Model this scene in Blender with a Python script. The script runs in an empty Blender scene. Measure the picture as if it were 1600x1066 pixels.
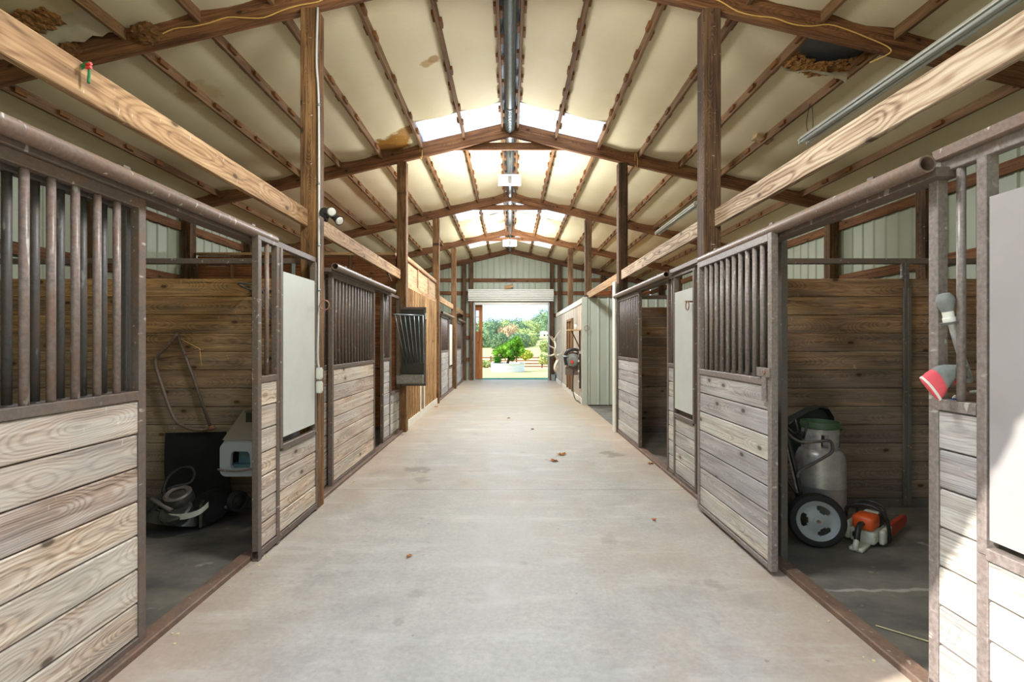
import bpy, bmesh, math, random
from mathutils import Vector, Matrix, Quaternion, noise as mnoise
random.seed(7)
R = math.radians
SC = bpy.context.scene
COL = SC.collection
F = 750.0; CX = 797.0; CY = 534.0; H = 1.5      # focal length in pixels, vanishing point, eye height

# ---------------------------------------------------------------- camera
cam = bpy.data.cameras.new('camera'); camo = bpy.data.objects.new('camera', cam); COL.objects.link(camo)
camo.location = (0, 0, H); camo.rotation_euler = (R(90), 0, 0)
cam.sensor_width = 36; cam.lens = F / 1600 * 36
cam.shift_x = (800 - CX) / 1600; cam.shift_y = (CY - 533) / 1600
cam.clip_start = 0.05; cam.clip_end = 2000
SC.camera = camo
# ---------------------------------------------------------------- sky, sun, exposure
SC.view_settings.view_transform = 'Standard'
try: SC.view_settings.look = 'None'
except Exception: pass
SC.view_settings.gamma = 1; SC.view_settings.use_curve_mapping = False
SC.view_settings.exposure = 0.95
SKY = 1.7; SUN = 5.0; LED_W = 155
w = bpy.data.worlds.new('sky'); SC.world = w; w.use_nodes = True
nt = w.node_tree; nt.nodes.clear()
wo = nt.nodes.new('ShaderNodeOutputWorld'); bg = nt.nodes.new('ShaderNodeBackground')
tcw = nt.nodes.new('ShaderNodeTexCoord'); sp = nt.nodes.new('ShaderNodeSeparateXYZ'); rp = nt.nodes.new('ShaderNodeValToRGB')
nt.links.new(tcw.outputs['Generated'], sp.inputs[0]); nt.links.new(sp.outputs[2], rp.inputs[0])
rp.color_ramp.elements[0].position = 0.0; rp.color_ramp.elements[0].color = (.25, .34, .44, 1)
rp.color_ramp.elements[1].position = 0.5; rp.color_ramp.elements[1].color = (.40, .52, .72, 1)
e = rp.color_ramp.elements.new(.2); e.color = (.44, .55, .68, 1)
nt.links.new(rp.outputs[0], bg.inputs[0]); bg.inputs[1].default_value = SKY
nt.links.new(bg.outputs[0], wo.inputs[0])
sd = Vector((1.18, .4545, -1)).normalized()
sl = bpy.data.lights.new('sun', 'SUN'); sl.energy = SUN; sl.angle = R(.6); sl.color = (1, .965, .91)
so = bpy.data.objects.new('sun', sl); COL.objects.link(so); so.location = (-8, -6, 12)
so.rotation_euler = sd.to_track_quat('-Z', 'Y').to_euler()

# ================================================================ materials
class NT:
    def __init__(s, name):
        s.m = bpy.data.materials.new(name); s.m.use_nodes = True
        s.t = s.m.node_tree; s.t.nodes.clear()
        s.out = s.t.nodes.new('ShaderNodeOutputMaterial')
        s.b = s.t.nodes.new('ShaderNodeBsdfPrincipled'); s.t.links.new(s.b.outputs[0], s.out.inputs[0])
        s._tc = None
    def n(s, k, **kw):
        x = s.t.nodes.new(k)
        for a, v in kw.items(): setattr(x, a, v)
        return x
    def lk(s, a, b): s.t.links.new(a, b)
    def put(s, v, inp):
        if hasattr(v, 'is_linked') or hasattr(v, 'links'): s.lk(v, inp)
        elif isinstance(v, (tuple, list)):
            v = tuple(v)
            if inp.type == 'RGBA' and len(v) == 3: v += (1,)
            inp.default_value = v
        else: inp.default_value = v
    def obj(s):
        if not s._tc: s._tc = s.n('ShaderNodeTexCoord')
        return s._tc.outputs['Object']
    def rnd(s): return s.n('ShaderNodeObjectInfo').outputs['Random']
    def mul(s, v, sc, loc=(0, 0, 0)):
        m = s.n('ShaderNodeMapping'); s.lk(v, m.inputs[0]); m.inputs['Scale'].default_value = sc; m.inputs['Location'].default_value = loc
        return m.outputs[0]
    def math(s, op, a, b=0.0, c=None, clamp=False):
        m = s.n('ShaderNodeMath', operation=op, use_clamp=clamp); s.put(a, m.inputs[0]); s.put(b, m.inputs[1])
        if c is not None: s.put(c, m.inputs[2])
        return m.outputs[0]
    def vadd(s, a, b, op='ADD'):
        m = s.n('ShaderNodeVectorMath', operation=op); s.put(a, m.inputs[0]); s.put(b, m.inputs[1]); return m.outputs[0]
    def comb(s, x, y, z):
        m = s.n('ShaderNodeCombineXYZ'); s.put(x, m.inputs[0]); s.put(y, m.inputs[1]); s.put(z, m.inputs[2]); return m.outputs[0]
    def noise(s, v, scale=1, detail=3, rough=.5, dist=0):
        m = s.n('ShaderNodeTexNoise'); s.lk(v, m.inputs['Vector']); m.inputs['Scale'].default_value = scale
        m.inputs['Detail'].default_value = detail; m.inputs['Roughness'].default_value = rough; m.inputs['Distortion'].default_value = dist
        return m.outputs['Fac']
    def ramp(s, f, st, interp='LINEAR'):
        m = s.n('ShaderNodeValToRGB'); s.put(f, m.inputs[0]); r = m.color_ramp; r.interpolation = interp
        while len(r.elements) < len(st): r.elements.new(.5)
        for e, (p, c) in zip(r.elements, st):
            e.position = p; e.color = (c, c, c, 1) if isinstance(c, (int, float)) else tuple(c) + (1,)
        return m.outputs[0]
    def mix(s, f, a, b, bt='MIX'):
        m = s.n('ShaderNodeMix', data_type='RGBA', blend_type=bt); s.put(f, m.inputs[0]); s.put(a, m.inputs[6]); s.put(b, m.inputs[7]); return m.outputs[2]
    def bump(s, h, st=.3, d=.01):
        m = s.n('ShaderNodeBump'); s.put(h, m.inputs['Height']); m.inputs['Strength'].default_value = st; m.inputs['Distance'].default_value = d
        s.lk(m.outputs[0], s.b.inputs['Normal'])
    def fin(s, col=None, rough=None, metal=None, spec=None):
        if col is not None: s.put(col, s.b.inputs['Base Color'])
        if rough is not None: s.put(rough, s.b.inputs['Roughness'])
        if metal is not None: s.put(metal, s.b.inputs['Metallic'])
        if spec is not None: s.put(spec, s.b.inputs['Specular IOR Level'])
        return s.m

def srgb(r, g, b):
    f = lambda c: (c / 255 / 12.92) if c / 255 <= .04045 else ((c / 255 + .055) / 1.055) ** 2.4
    return (f(r), f(g), f(b))

def wood(name, dark, mid, light, grey=None, greyamt=.5, ring=.55, knots=True, rough=.75, spots=None, ringscale=34, zfade=None):
    n = NT(name); rd = n.rnd()
    off = n.comb(n.math('MULTIPLY', rd, 31.7), n.math('MULTIPLY', rd, 17.3), n.math('MULTIPLY', rd, 23.1))
    v = n.vadd(n.obj(), off)
    o = n.obj()
    sx = n.n('ShaderNodeSeparateXYZ'); n.lk(o, sx.inputs[0]); sv = n.n('ShaderNodeSeparateXYZ'); n.lk(v, sv.inputs[0])
    xo = n.comb(sv.outputs[0], 0.0, n.math('MULTIPLY', rd, 9.0))
    n1 = n.noise(n.mul(xo, (.8, 1, 1)), 1, 2); n2 = n.noise(n.mul(xo, (1.3, 1, 1), (5, 3, 9)), 1, 2)
    wob = n.noise(n.mul(v, (3, 9, 9)), 1, 3)
    yy = n.math('ADD', sx.outputs[1], n.math('MULTIPLY_ADD', n1, .22, -.11))
    yy = n.math('ADD', yy, n.math('MULTIPLY_ADD', wob, .03, -.015))
    zz = n.math('ADD', sx.outputs[2], n.math('MULTIPLY_ADD', n2, .34, -.12))
    wv = n.n('ShaderNodeTexWave', wave_type='RINGS', rings_direction='X'); n.lk(n.comb(0.0, yy, zz), wv.inputs[0]); wv.inputs['Scale'].default_value = ringscale
    wv.inputs['Distortion'].default_value = 1.2; wv.inputs['Detail'].default_value = 2; wv.inputs['Detail Scale'].default_value = 2
    rings = n.ramp(wv.outputs['Fac'], [(0, 0.0), (.55, .25), (1, 1.0)])
    fine = n.noise(n.mul(v, (2.0, 75, 75)), 1, 3, .65)
    streak = n.noise(n.mul(v, (1.3, 26, 26)), 1, 3, .6)
    blot = n.noise(n.mul(v, (1.6, 4, 4)), 1, 4, .6)
    t = n.math('ADD', n.math('MULTIPLY', rings, -ring), n.math('ADD', n.math('MULTIPLY', fine, 1.15), n.math('ADD', n.math('MULTIPLY', streak, 1.0), n.math('MULTIPLY_ADD', blot, .8, -.98 + ring * .35))))
    col = n.ramp(t, [(.1, dark), (.47, mid), (.86, light)])
    if grey:
        gm = n.ramp(n.noise(n.mul(v, (1.0, 5, 5), (3, 7, 1)), 1, 4, .65), [(.5 - greyamt * .3, 0.0), (.75 - greyamt * .3, 1.0)])
        gcol = n.mix(t, tuple(c * .55 for c in grey), grey)
        col = n.mix(n.math('MULTIPLY', gm, .8), col, gcol)
    if zfade:
        g = n.n('ShaderNodeNewGeometry'); sg = n.n('ShaderNodeSeparateXYZ'); n.lk(g.outputs['Position'], sg.inputs[0])
        zf = n.math('ADD', sg.outputs[2], n.math('MULTIPLY_ADD', blot, .8, -.4))
        f = n.ramp(n.math('MULTIPLY', zf, 1 / 2.2), [(zfade[0] / 2.2, 1.0), (zfade[1] / 2.2, 0.0)])
        gc = n.mix(t, tuple(c * .35 for c in zfade[2]), zfade[2]); col = n.mix(n.math('MULTIPLY', f, .85), col, gc)
    hb = t
    if knots:
        vo = n.n('ShaderNodeTexVoronoi', voronoi_dimensions='2D'); n.lk(n.mul(v, (1.5, 2.8, 1)), vo.inputs['Vector']); vo.inputs['Scale'].default_value = 1
        k = n.ramp(vo.outputs['Distance'], [(.03, 1.0), (.052, 0.0)]); k2 = n.ramp(vo.outputs['Distance'], [(.05, .45), (.13, 0.0)])
        col = n.mix(k2, col, tuple(c * .6 for c in mid)); col = n.mix(n.math('MULTIPLY', k, .8), col, tuple(c * .35 for c in dark))
    tint = n.math('MULTIPLY_ADD', rd, .36, .82)
    col = n.mix(1.0, col, n.comb(tint, tint, n.math('MULTIPLY_ADD', rd, .26, .85)), 'MULTIPLY')
    if spots:
        sp_ = n.ramp(n.noise(n.mul(v, (70, 14, 70)), 1, 2, .5), [(.70, 0.0), (.76, 1.0)])
        col = n.mix(n.math('MULTIPLY', sp_, spots), col, srgb(225, 220, 210))
    n.bump(hb, .35, .004)
    return n.fin(col, rough, spec=.3)

def steel(name, base, rust, spl=.5, rough=.5, metal=.0, rustamt=.45):
    n = NT(name); rd = n.rnd(); v = n.vadd(n.obj(), n.comb(n.math('MULTIPLY', rd, 9), rd, n.math('MULTIPLY', rd, 5)))
    a = n.noise(v, 9, 5, .65); b = n.noise(v, 60, 3, .6); c = n.noise(n.mul(v, (35, 35, 12)), 1, 2, .4); d = n.noise(n.mul(v, (3, 3, 3)), 1, 3)
    col = n.mix(n.ramp(b, [(.3, 0.0), (.7, 1.0)]), tuple(x * .62 for x in base), tuple(min(1, x * 1.3) for x in base))
    col = n.mix(n.ramp(a, [(rustamt, 0.0), (rustamt + .28, .75)]), col, rust)
    col = n.mix(n.math('MULTIPLY', n.ramp(c, [(.68, 0.0), (.74, 1.0)]), spl), col, srgb(205, 200, 190))
    col = n.mix(n.math('MULTIPLY', d, .35), col, srgb(140, 130, 118))
    n.bump(b, .25, .002)
    return n.fin(col, rough, metal)

def simple(name, col, rough=.5, metal=0, var=.25, vs=12, bump=0):
    n = NT(name); v = n.obj(); a = n.noise(v, vs, 4, .6)
    c = n.mix(a, tuple(x * (1 - var) for x in col), tuple(min(1, x * (1 + var)) for x in col))
    if bump: n.bump(a, bump, .01)
    return n.fin(c, rough, metal)

M = {}
M['front'] = wood('weathered_plank', srgb(112, 88, 72), srgb(188, 161, 139), srgb(232, 216, 200), grey=srgb(206, 198, 190), greyamt=.5, ring=.24, spots=.4)
M['front_grey'] = wood('grey_weathered_plank', srgb(112, 96, 88), srgb(178, 164, 154), srgb(222, 214, 206), grey=srgb(198, 195, 192), greyamt=.7, ring=.22, spots=.3)
M['part_left'] = wood('brown_plank_left', srgb(92, 64, 38), srgb(156, 118, 76), srgb(192, 152, 104), grey=srgb(128, 110, 92), greyamt=.2, ring=.2, zfade=(.7, 1.7, srgb(164, 146, 128)), spots=.25)
M['part_right'] = wood('brown_plank_right', srgb(80, 56, 40), srgb(136, 102, 74), srgb(170, 134, 102), grey=srgb(118, 104, 94), greyamt=.25, ring=.2, zfade=(.5, 1.8, srgb(146, 130, 120)), spots=.25)
M['part_dark'] = wood('red_brown_board', srgb(84, 50, 28), srgb(134, 84, 50), srgb(164, 110, 70), ring=.18)
M['beam'] = wood('pale_beam_wood', srgb(120, 88, 60), srgb(172, 134, 96), srgb(204, 170, 130), ring=.26, spots=.8, ringscale=16)
M['beam_r'] = wood('bleached_beam_wood', srgb(124, 98, 76), srgb(176, 148, 120), srgb(214, 194, 168), ring=.42, spots=.3, ringscale=13)
M['post'] = wood('post_wood', srgb(52, 34, 18), srgb(106, 74, 44), srgb(154, 116, 76), ring=.18, knots=True, spots=.5)
M['post_r'] = wood('dark_post_wood', srgb(40, 28, 18), srgb(84, 60, 40), srgb(122, 92, 64), ring=.2, spots=.5)
M['rafter'] = wood('rafter_wood', srgb(66, 40, 24), srgb(112, 74, 46), srgb(146, 104, 68), ring=.18, knots=True)
M['purlin'] = wood('purlin_wood', srgb(84, 58, 36), srgb(122, 90, 60), srgb(148, 114, 80), ring=.15, knots=False)
M['cleat'] = wood('cleat_wood', srgb(78, 46, 20), srgb(122, 78, 38), srgb(140, 94, 50), ring=.1, knots=False)
M['batten'] = wood('yellow_board', srgb(112, 80, 50), srgb(174, 136, 92), srgb(206, 170, 124), ring=.15)
M['ply'] = wood('plywood', srgb(150, 118, 80), srgb(192, 160, 118), srgb(212, 184, 142), ring=.2, ringscale=8)
M['grey_board'] = wood('grey_board', srgb(120, 104, 88), srgb(178, 160, 138), srgb(206, 190, 168), grey=srgb(200, 196, 188), greyamt=.6, ring=.3)
M['white_trim'] = simple('white_trim_paint', srgb(222, 216, 202), .6, var=.1, vs=9)
M['steel'] = steel('dark_rusty_steel', srgb(88, 74, 68), srgb(112, 76, 54), .55)
M['steel_l'] = steel('pinkish_bar_steel', srgb(126, 108, 102), srgb(124, 84, 64), .6, rough=.4)
M['steel_r'] = steel('grey_bar_steel', srgb(128, 116, 112), srgb(118, 92, 80), .6, rough=.4, rustamt=.55)
M['steel_back'] = steel('blackish_bar_steel', srgb(74, 72, 72), srgb(92, 70, 58), .3)
M['pipe'] = steel('dusty_pipe_steel', srgb(112, 90, 78), srgb(120, 80, 56), .9, rough=.45)
M['threshold'] = steel('worn_threshold', srgb(96, 70, 56), srgb(128, 92, 68), .4, rough=.6, rustamt=.4)
M['sheet_w'] = simple('pale_sheet_metal', srgb(196, 198, 190), .45, .0, var=.1, vs=5)
M['sheet_g'] = simple('grey_sheet_metal', srgb(158, 152, 150), .5, .0, var=.08, vs=5)
M['galv'] = simple('galvanised_metal', srgb(168, 180, 184), .32, .85, var=.25, vs=14)
M['rib'] = simple('sage_ribbed_metal', srgb(172, 178, 156), .45, .0, var=.1, vs=3)
M['rib2'] = simple('grey_green_ribbed_metal', srgb(176, 182, 168), .45, .0, var=.08, vs=3)
M['roofm'] = simple('roof_metal', srgb(110, 116, 118), .4, .3)
M['white'] = simple('white_enamel', srgb(232, 230, 220), .35, var=.05)
M['cond'] = simple('grey_plastic', srgb(196, 198, 196), .4, var=.06)
M['black'] = simple('black_plastic', srgb(38, 37, 36), .4, var=.2)
M['rubber'] = simple('black_rubber', srgb(34, 33, 33), .75, var=.35, vs=30, bump=.3)
M['matr'] = simple('dusty_rubber_mat', srgb(16, 16, 15), .95, var=.3, vs=20, bump=.2)
M['grease'] = simple('greasy_grey_metal', srgb(58, 57, 52), .45, .2, var=.5, vs=24, bump=.3)
M['rim'] = simple('grey_rim_plastic', srgb(160, 164, 166), .4, var=.08)
M['orange'] = simple('orange_plastic', srgb(226, 92, 38), .35, var=.2, vs=20)
M['scab'] = simple('red_orange_cover', srgb(168, 58, 34), .5, var=.2)
M['offw'] = simple('off_white_plastic', srgb(206, 204, 190), .4, var=.15, vs=30)
M['blue'] = simple('blue_fabric', srgb(20, 78, 170), .8, var=.2)
M['boxp'] = simple('pale_grey_box_plastic', srgb(172, 176, 182), .4, var=.08)
M['boxt'] = simple('dusty_box_top', srgb(150, 142, 132), .8, var=.1)
M['teal'] = simple('teal_plastic', srgb(96, 128, 138), .5)
M['green'] = simple('green_rim_paint', srgb(66, 88, 64), .5, var=.2)
M['coral'] = simple('coral_cloth', srgb(236, 96, 104), .85, var=.1, vs=40)
M['gcloth'] = simple('grey_rubberised_cloth', srgb(126, 128, 124), .8, var=.3, vs=30)
M['cord'] = simple('yellow_cord', srgb(222, 178, 96), .6, var=.1)
M['nest'] = simple('straw_nest', srgb(120, 82, 42), .95, var=.55, vs=50, bump=.8)
M['fluff'] = simple('brown_fibreglass', srgb(146, 102, 52), .95, var=.6, vs=26, bump=1)
M['paper'] = simple('torn_foil_paper', srgb(206, 192, 160), .7, var=.1)
M['leaf'] = simple('dry_leaf', srgb(170, 106, 54), .8, var=.5, vs=40)
M['straw'] = simple('dry_straw', srgb(210, 196, 150), .8)
M['ring'] = steel('rusty_ring', srgb(140, 90, 70), srgb(150, 84, 56), .1)
M['antler'] = simple('bone_antler', srgb(214, 204, 184), .6, var=.2)
M['greenmat'] = simple('green_mat', srgb(20, 120, 92), .8, var=.3)
M['redp'] = simple('red_plastic', srgb(206, 52, 48), .4)
M['greenp'] = simple('green_plastic', srgb(30, 120, 70), .4)
M['pdoor'] = wood('sliding_door_wood', srgb(104, 58, 28), srgb(160, 100, 56), srgb(184, 124, 76), ring=.2)

# propane cylinder: aluminium-grey paint scuffed with dirt
n = NT('scuffed_cylinder_paint'); a = n.noise(n.obj(), 5, 4, .6); b = n.noise(n.obj(), 14, 4, .7)
c = n.mix(n.ramp(a, [(.35, 0.0), (.7, 1.0)]), srgb(176, 172, 168), srgb(128, 124, 122)); c = n.mix(n.ramp(b, [(.58, 0.0), (.7, .7)]), c, srgb(98, 116, 128))
M['cyl'] = n.fin(c, .35, .25)
# insulation with water stains at fixed places
n = NT('cream_insulation'); v = n.obj(); a = n.noise(v, 1.2, 4, .6); b = n.noise(n.mul(v, (8, 60, 8)), 1, 3)
c = n.mix(a, srgb(222, 206, 164), srgb(240, 228, 194)); c = n.mix(n.math('MULTIPLY', b, .15), c, srgb(190, 172, 128))
wob = n.noise(v, 5, 4, .7)
for (x, y, z, r, cc, st) in ((-1.86, 7.72, 4.6, .34, (150, 104, 40), 1), (-1.62, 7.45, 4.7, .2, (160, 112, 44), .9), (-2.0, 7.9, 4.6, .26, (120, 80, 30), .9), (-1.02, 5.85, 4.9, .10, (190, 152, 96), .9), (-.92, 5.8, 4.9, .08, (170, 128, 70), .9), (-3.9, 3.9, 4.2, .5, (186, 160, 112), .5), (-3.5, 5.4, 4.3, .25, (196, 168, 110), .6)):
    d = n.n('ShaderNodeVectorMath', operation='DISTANCE'); n.lk(v, d.inputs[0]); d.inputs[1].default_value = (x, y, z)
    dd = n.math('ADD', n.math('MULTIPLY', d.outputs['Value'], 1 / r), n.math('MULTIPLY_ADD', wob, 1.6, -.8))
    c = n.mix(n.math('MULTIPLY', n.ramp(dd, [(.7, 1.0), (1.0, 0.0)]), st), c, srgb(*cc))
n.bump(b, .15, .01)
M['insul'] = n.fin(c, .7, spec=.2)
# aisle concrete
n = NT('aisle_concrete'); v = n.obj(); big = n.noise(n.mul(v, (.7, .35, 1)), 1, 5, .6); fin_ = n.noise(v, 34, 6, .75); mid_ = n.noise(v, 3, 7, .72)
c = n.mix(n.ramp(mid_, [(.3, 0.0), (.7, 1.0)]), srgb(152, 149, 143), srgb(182, 178, 170)); c = n.mix(n.ramp(fin_, [(.4, 0.0), (.8, .5)]), c, srgb(122, 117, 110))
sx = n.n('ShaderNodeSeparateXYZ'); n.lk(v, sx.inputs[0])
ax = n.math('ABSOLUTE', sx.outputs[0])
side = n.ramp(n.math('ADD', n.math('MULTIPLY', ax, .5), n.math('MULTIPLY_ADD', big, 1.0, -.5)), [(.5, 0.0), (.95, 1.0)])
c = n.mix(n.math('MULTIPLY', side, .42), c, srgb(178, 140, 104))
c = n.mix(n.math('MULTIPLY', n.ramp(n.noise(n.mul(v, (.9, .5, 1), (9, 4, 2)), 1, 4, .6), [(.52, 0.0), (.75, 1.0)]), .5), c, srgb(166, 138, 110))
far = n.ramp(n.math('MULTIPLY', sx.outputs[1], 1 / 20), [(.3, 0.0), (.6, 1.0)]); c = n.mix(n.math('MULTIPLY', far, .4), c, srgb(164, 148, 112))
c = n.mix(n.math('MULTIPLY', n.ramp(n.noise(v, 2.4, 6, .7), [(.60, 0.0), (.68, 1.0)]), .35), c, srgb(122, 116, 104)); c = n.mix(n.math('MULTIPLY', n.ramp(n.noise(n.mul(v, (.9, 3.5, 1)), 1.1, 5, .7), [(.52, 0.0), (.7, 1.0)]), .3), c, srgb(206, 204, 198))
c = n.mix(n.math('MULTIPLY', n.ramp(n.noise(v, 17, 2, .5), [(.74, 0.0), (.77, 1.0)]), .5), c, srgb(110, 104, 96))
wob2 = n.noise(v, 7, 4, .65)
for (x, y, r, st) in ((-1.08, 5.62, .15, .8), (-.98, 5.25, .12, .5), (1.36, 6.4, .17, .8), (.75, 3.62, .09, .4), (-1.27, 3.2, .1, .3), (1.28, 2.95, .07, .5), (-.55, 2.85, .06, .4), (-.6, 2.55, .05, .4)):
    d = n.n('ShaderNodeVectorMath', operation='DISTANCE'); n.lk(n.mul(v, (1, .8, 0)), d.inputs[0]); d.inputs[1].default_value = (x, y * .8, 0)
    dd = n.math('ADD', n.math('MULTIPLY', d.outputs['Value'], 1 / r), n.math('MULTIPLY_ADD', wob2, 3.4, -1.7))
    c = n.mix(n.math('MULTIPLY', n.ramp(dd, [(.5, 1.0), (1.0, 0.0)]), st * .7), c, srgb(112, 106, 92))
jn = None
for yj in (4.86, 9.2, 13.6):
    wl = n.math('ADD', sx.outputs[1], n.math('MULTIPLY_ADD', mid_, .06, -.03 - yj))
    q = n.ramp(n.math('ABSOLUTE', wl), [(.004, 1.0), (.014, 0.0)]); jn = q if jn is None else n.math('MAXIMUM', jn, q)
c = n.mix(n.math('MULTIPLY', jn, .45), c, srgb(110, 102, 94))
n.bump(n.math('SUBTRACT', fin_, jn), .2, .004)
M['concrete'] = n.fin(c, n.ramp(mid_, [(.3, .45), (.7, .75)]), spec=.4)
# dirty stall floor
n = NT('dirty_stall_floor'); v = n.obj(); a = n.noise(n.mul(v, (1, 1.6, 1)), 1.6, 5, .65); b = n.noise(v, 22, 4, .7); d = n.noise(v, 6, 3, .6)
c = n.mix(n.ramp(a, [(.35, 0.0), (.7, 1.0)]), srgb(84, 83, 78), srgb(138, 130, 116)); c = n.mix(n.math('MULTIPLY', b, .4), c, srgb(60, 60, 58))
c = n.mix(n.ramp(d, [(.66, 0.0), (.74, .6)]), c, srgb(168, 162, 150))
sx = n.n('ShaderNodeSeparateXYZ'); n.lk(v, sx.inputs[0])
cr = n.math('ABSOLUTE', n.math('ADD', sx.outputs[1], n.math('MULTIPLY_ADD', d, .10, -2.93 - .05)))
cr = n.math('MULTIPLY', n.ramp(cr, [(.008, 1.0), (.02, 0.0)]), n.ramp(n.math('MULTIPLY', sx.outputs[0], .1), [(.19, 0.0), (.2, 1.0)]))
c = n.mix(n.math('MULTIPLY', cr, .7), c, srgb(176, 168, 156)); n.bump(b, .3, .01)
M['stallfloor'] = n.fin(c, .7)
# grass ground
n = NT('dry_lawn'); v = n.obj(); a = n.noise(v, .25, 4, .6); b = n.noise(v, 6, 4, .7); g = n.n('ShaderNodeSeparateXYZ'); n.lk(v, g.inputs[0])
c = n.mix(n.ramp(b, [(.3, 0.0), (.7, 1.0)]), srgb(150, 150, 92), srgb(196, 186, 130))
field = n.ramp(n.math('MULTIPLY', n.math('ADD', g.outputs[1], n.math('MULTIPLY', a, 12)), .01), [(.40, 0.0), (.44, 1.0), (1.30, 1.0), (1.36, 0.0)])
c = n.mix(field, c, srgb(196, 158, 124)); c = n.mix(n.ramp(n.math('MULTIPLY', g.outputs[1], .01), [(1.4, 0.0), (1.6, .7)]), c, srgb(176, 176, 110))
M['grass'] = n.fin(c, .9, spec=.1)
def foliage(name, a, b):
    n = NT(name); v = n.obj(); f = n.noise(v, 1.4, 4, .7)
    n.b.inputs['Subsurface Weight'].default_value = 0
    return n.fin(n.mix(n.ramp(f, [(.35, 0.0), (.65, 1.0)]), a, b), .8, spec=.15)
M['fol0'] = foliage('dark_green_foliage', srgb(84, 112, 84), srgb(134, 156, 112))
M['fol1'] = foliage('autumn_foliage', srgb(164, 146, 110), srgb(206, 172, 132))
M['fol2'] = foliage('light_green_foliage', srgb(130, 154, 92), srgb(182, 190, 122))
M['fol3'] = foliage('pine_tuft', srgb(52, 120, 40), srgb(132, 178, 60))
M['fol4'] = foliage('yellow_green_shrub', srgb(160, 170, 60), srgb(200, 190, 90))
M['bark'] = simple('bark', srgb(86, 62, 44), .9, var=.3, bump=.4)
# skylight sheet
n = NT('translucent_skylight'); tr = n.n('ShaderNodeBsdfTranslucent'); tr.inputs[0].default_value = (.95, .97, 1, 1); df = n.n('ShaderNodeBsdfDiffuse'); df.inputs[0].default_value = (.9, .92, .95, 1)
ms = n.n('ShaderNodeMixShader'); ms.inputs[0].default_value = .8; n.lk(df.outputs[0], ms.inputs[1]); n.lk(tr.outputs[0], ms.inputs[2]); n.lk(ms.outputs[0], n.out.inputs[0]); M['sky'] = n.m
n = NT('lamp_glow'); n.b.inputs['Emission Color'].default_value = (.95, 1, .95, 1); n.b.inputs['Emission Strength'].default_value = 6; M['glow'] = n.fin((.9, .9, .9))
n = NT('bulb_glass'); M['bulb'] = n.fin(srgb(214, 212, 204), .15)
n = NT('tube_glass'); M['tubeg'] = n.fin(srgb(200, 204, 200), .25)
n = NT('window_pane'); n.b.inputs['Transmission Weight'].default_value = 1; n.b.inputs['IOR'].default_value = 1.05; M['pane'] = n.fin((.95, .97, 1), .02)
n = NT('dark_wire_mesh'); M['mesh'] = n.fin(srgb(56, 52, 48), .6)

# ================================================================ object helpers
WM = {}
def link(o, world=None, parent=None):
    COL.objects.link(o); world = world or Matrix.Identity(4); WM[o.name] = world
    if parent is not None:
        o.parent = parent; o.matrix_basis = WM[parent.name].inverted() @ world
    else: o.matrix_basis = world
    return o
def tag(o, label, cat=None, group=None, kind=None):
    if label: o['label'] = label
    if cat: o['category'] = cat
    if group: o['group'] = group
    if kind: o['kind'] = kind
    return o
def thing(name, label, cat, loc=(0, 0, 0), rz=0, group=None, kind=None):
    o = bpy.data.objects.new(name, None); o.empty_display_size = .1
    link(o, Matrix.Translation(loc) @ Matrix.Rotation(rz, 4, 'Z')); return tag(o, label, cat, group, kind)
def mk(name, bm, m, parent=None, world=None, smooth=False):
    me = bpy.data.meshes.new(name); bmesh.ops.recalc_face_normals(bm, faces=bm.faces); bm.to_mesh(me); bm.free()
    me.materials.append(m)
    if smooth: me.polygons.foreach_set('use_smooth', [True] * len(me.polygons))
    o = bpy.data.objects.new(name, me); return link(o, world, parent)
BC = {}
def boxmesh(l, w_, t, m, ch=.003):
    key = (round(l, 3), round(w_, 3), round(t, 3), m.name)
    if key in BC: return BC[key]
    a, b, c = l / 2, w_ / 2, t / 2; ch = min(ch, b * .4, c * .4)
    prof = [(-b + ch, -c), (b - ch, -c), (b, -c + ch), (b, c - ch), (b - ch, c), (-b + ch, c), (-b, c - ch), (-b, -c + ch)]
    vs = [(-a, y, z) for y, z in prof] + [(a, y, z) for y, z in prof]
    fs = [(i, i + 8, (i + 1) % 8 + 8, (i + 1) % 8) for i in range(8)] + [tuple(range(8)), tuple(range(15, 7, -1))]
    me = bpy.data.meshes.new('board_mesh'); me.from_pydata(vs, [], [f[::-1] for f in fs]); me.materials.append(m); BC[key] = me
    return me
AX = {'x': 0, 'y': 1, 'z': 2}
def axes_matrix(L, Wd):
    e = [Vector((1, 0, 0)), Vector((0, 1, 0)), Vector((0, 0, 1))]
    a, b = e[AX[L]], e[AX[Wd]]; c = a.cross(b); return Matrix((a, b, c)).transposed().to_4x4()
def B(name, parent, m, xr, yr, zr, L=None, label=None, ch=.003, base=None):
    """a board or tube given by its extents; long axis local X, width local Y.  base: parent-frame matrix"""
    d = [xr[1] - xr[0], yr[1] - yr[0], zr[1] - zr[0]]; d = [abs(q) for q in d]
    order = sorted(range(3), key=lambda i: -d[i])
    if L: order.remove(AX[L]); order = [AX[L]] + order
    l, w_, t = (d[i] for i in order)
    c = Vector(((xr[0] + xr[1]) / 2, (yr[0] + yr[1]) / 2, (zr[0] + zr[1]) / 2))
    me = boxmesh(l, w_, t, m, ch); o = bpy.data.objects.new(name, me)
    mt = Matrix.Translation(c) @ axes_matrix('xyz'[order[0]], 'xyz'[order[1]])
    link(o, (base @ mt) if base else mt, parent)
    if label: o['label'] = label
    return o
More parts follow.
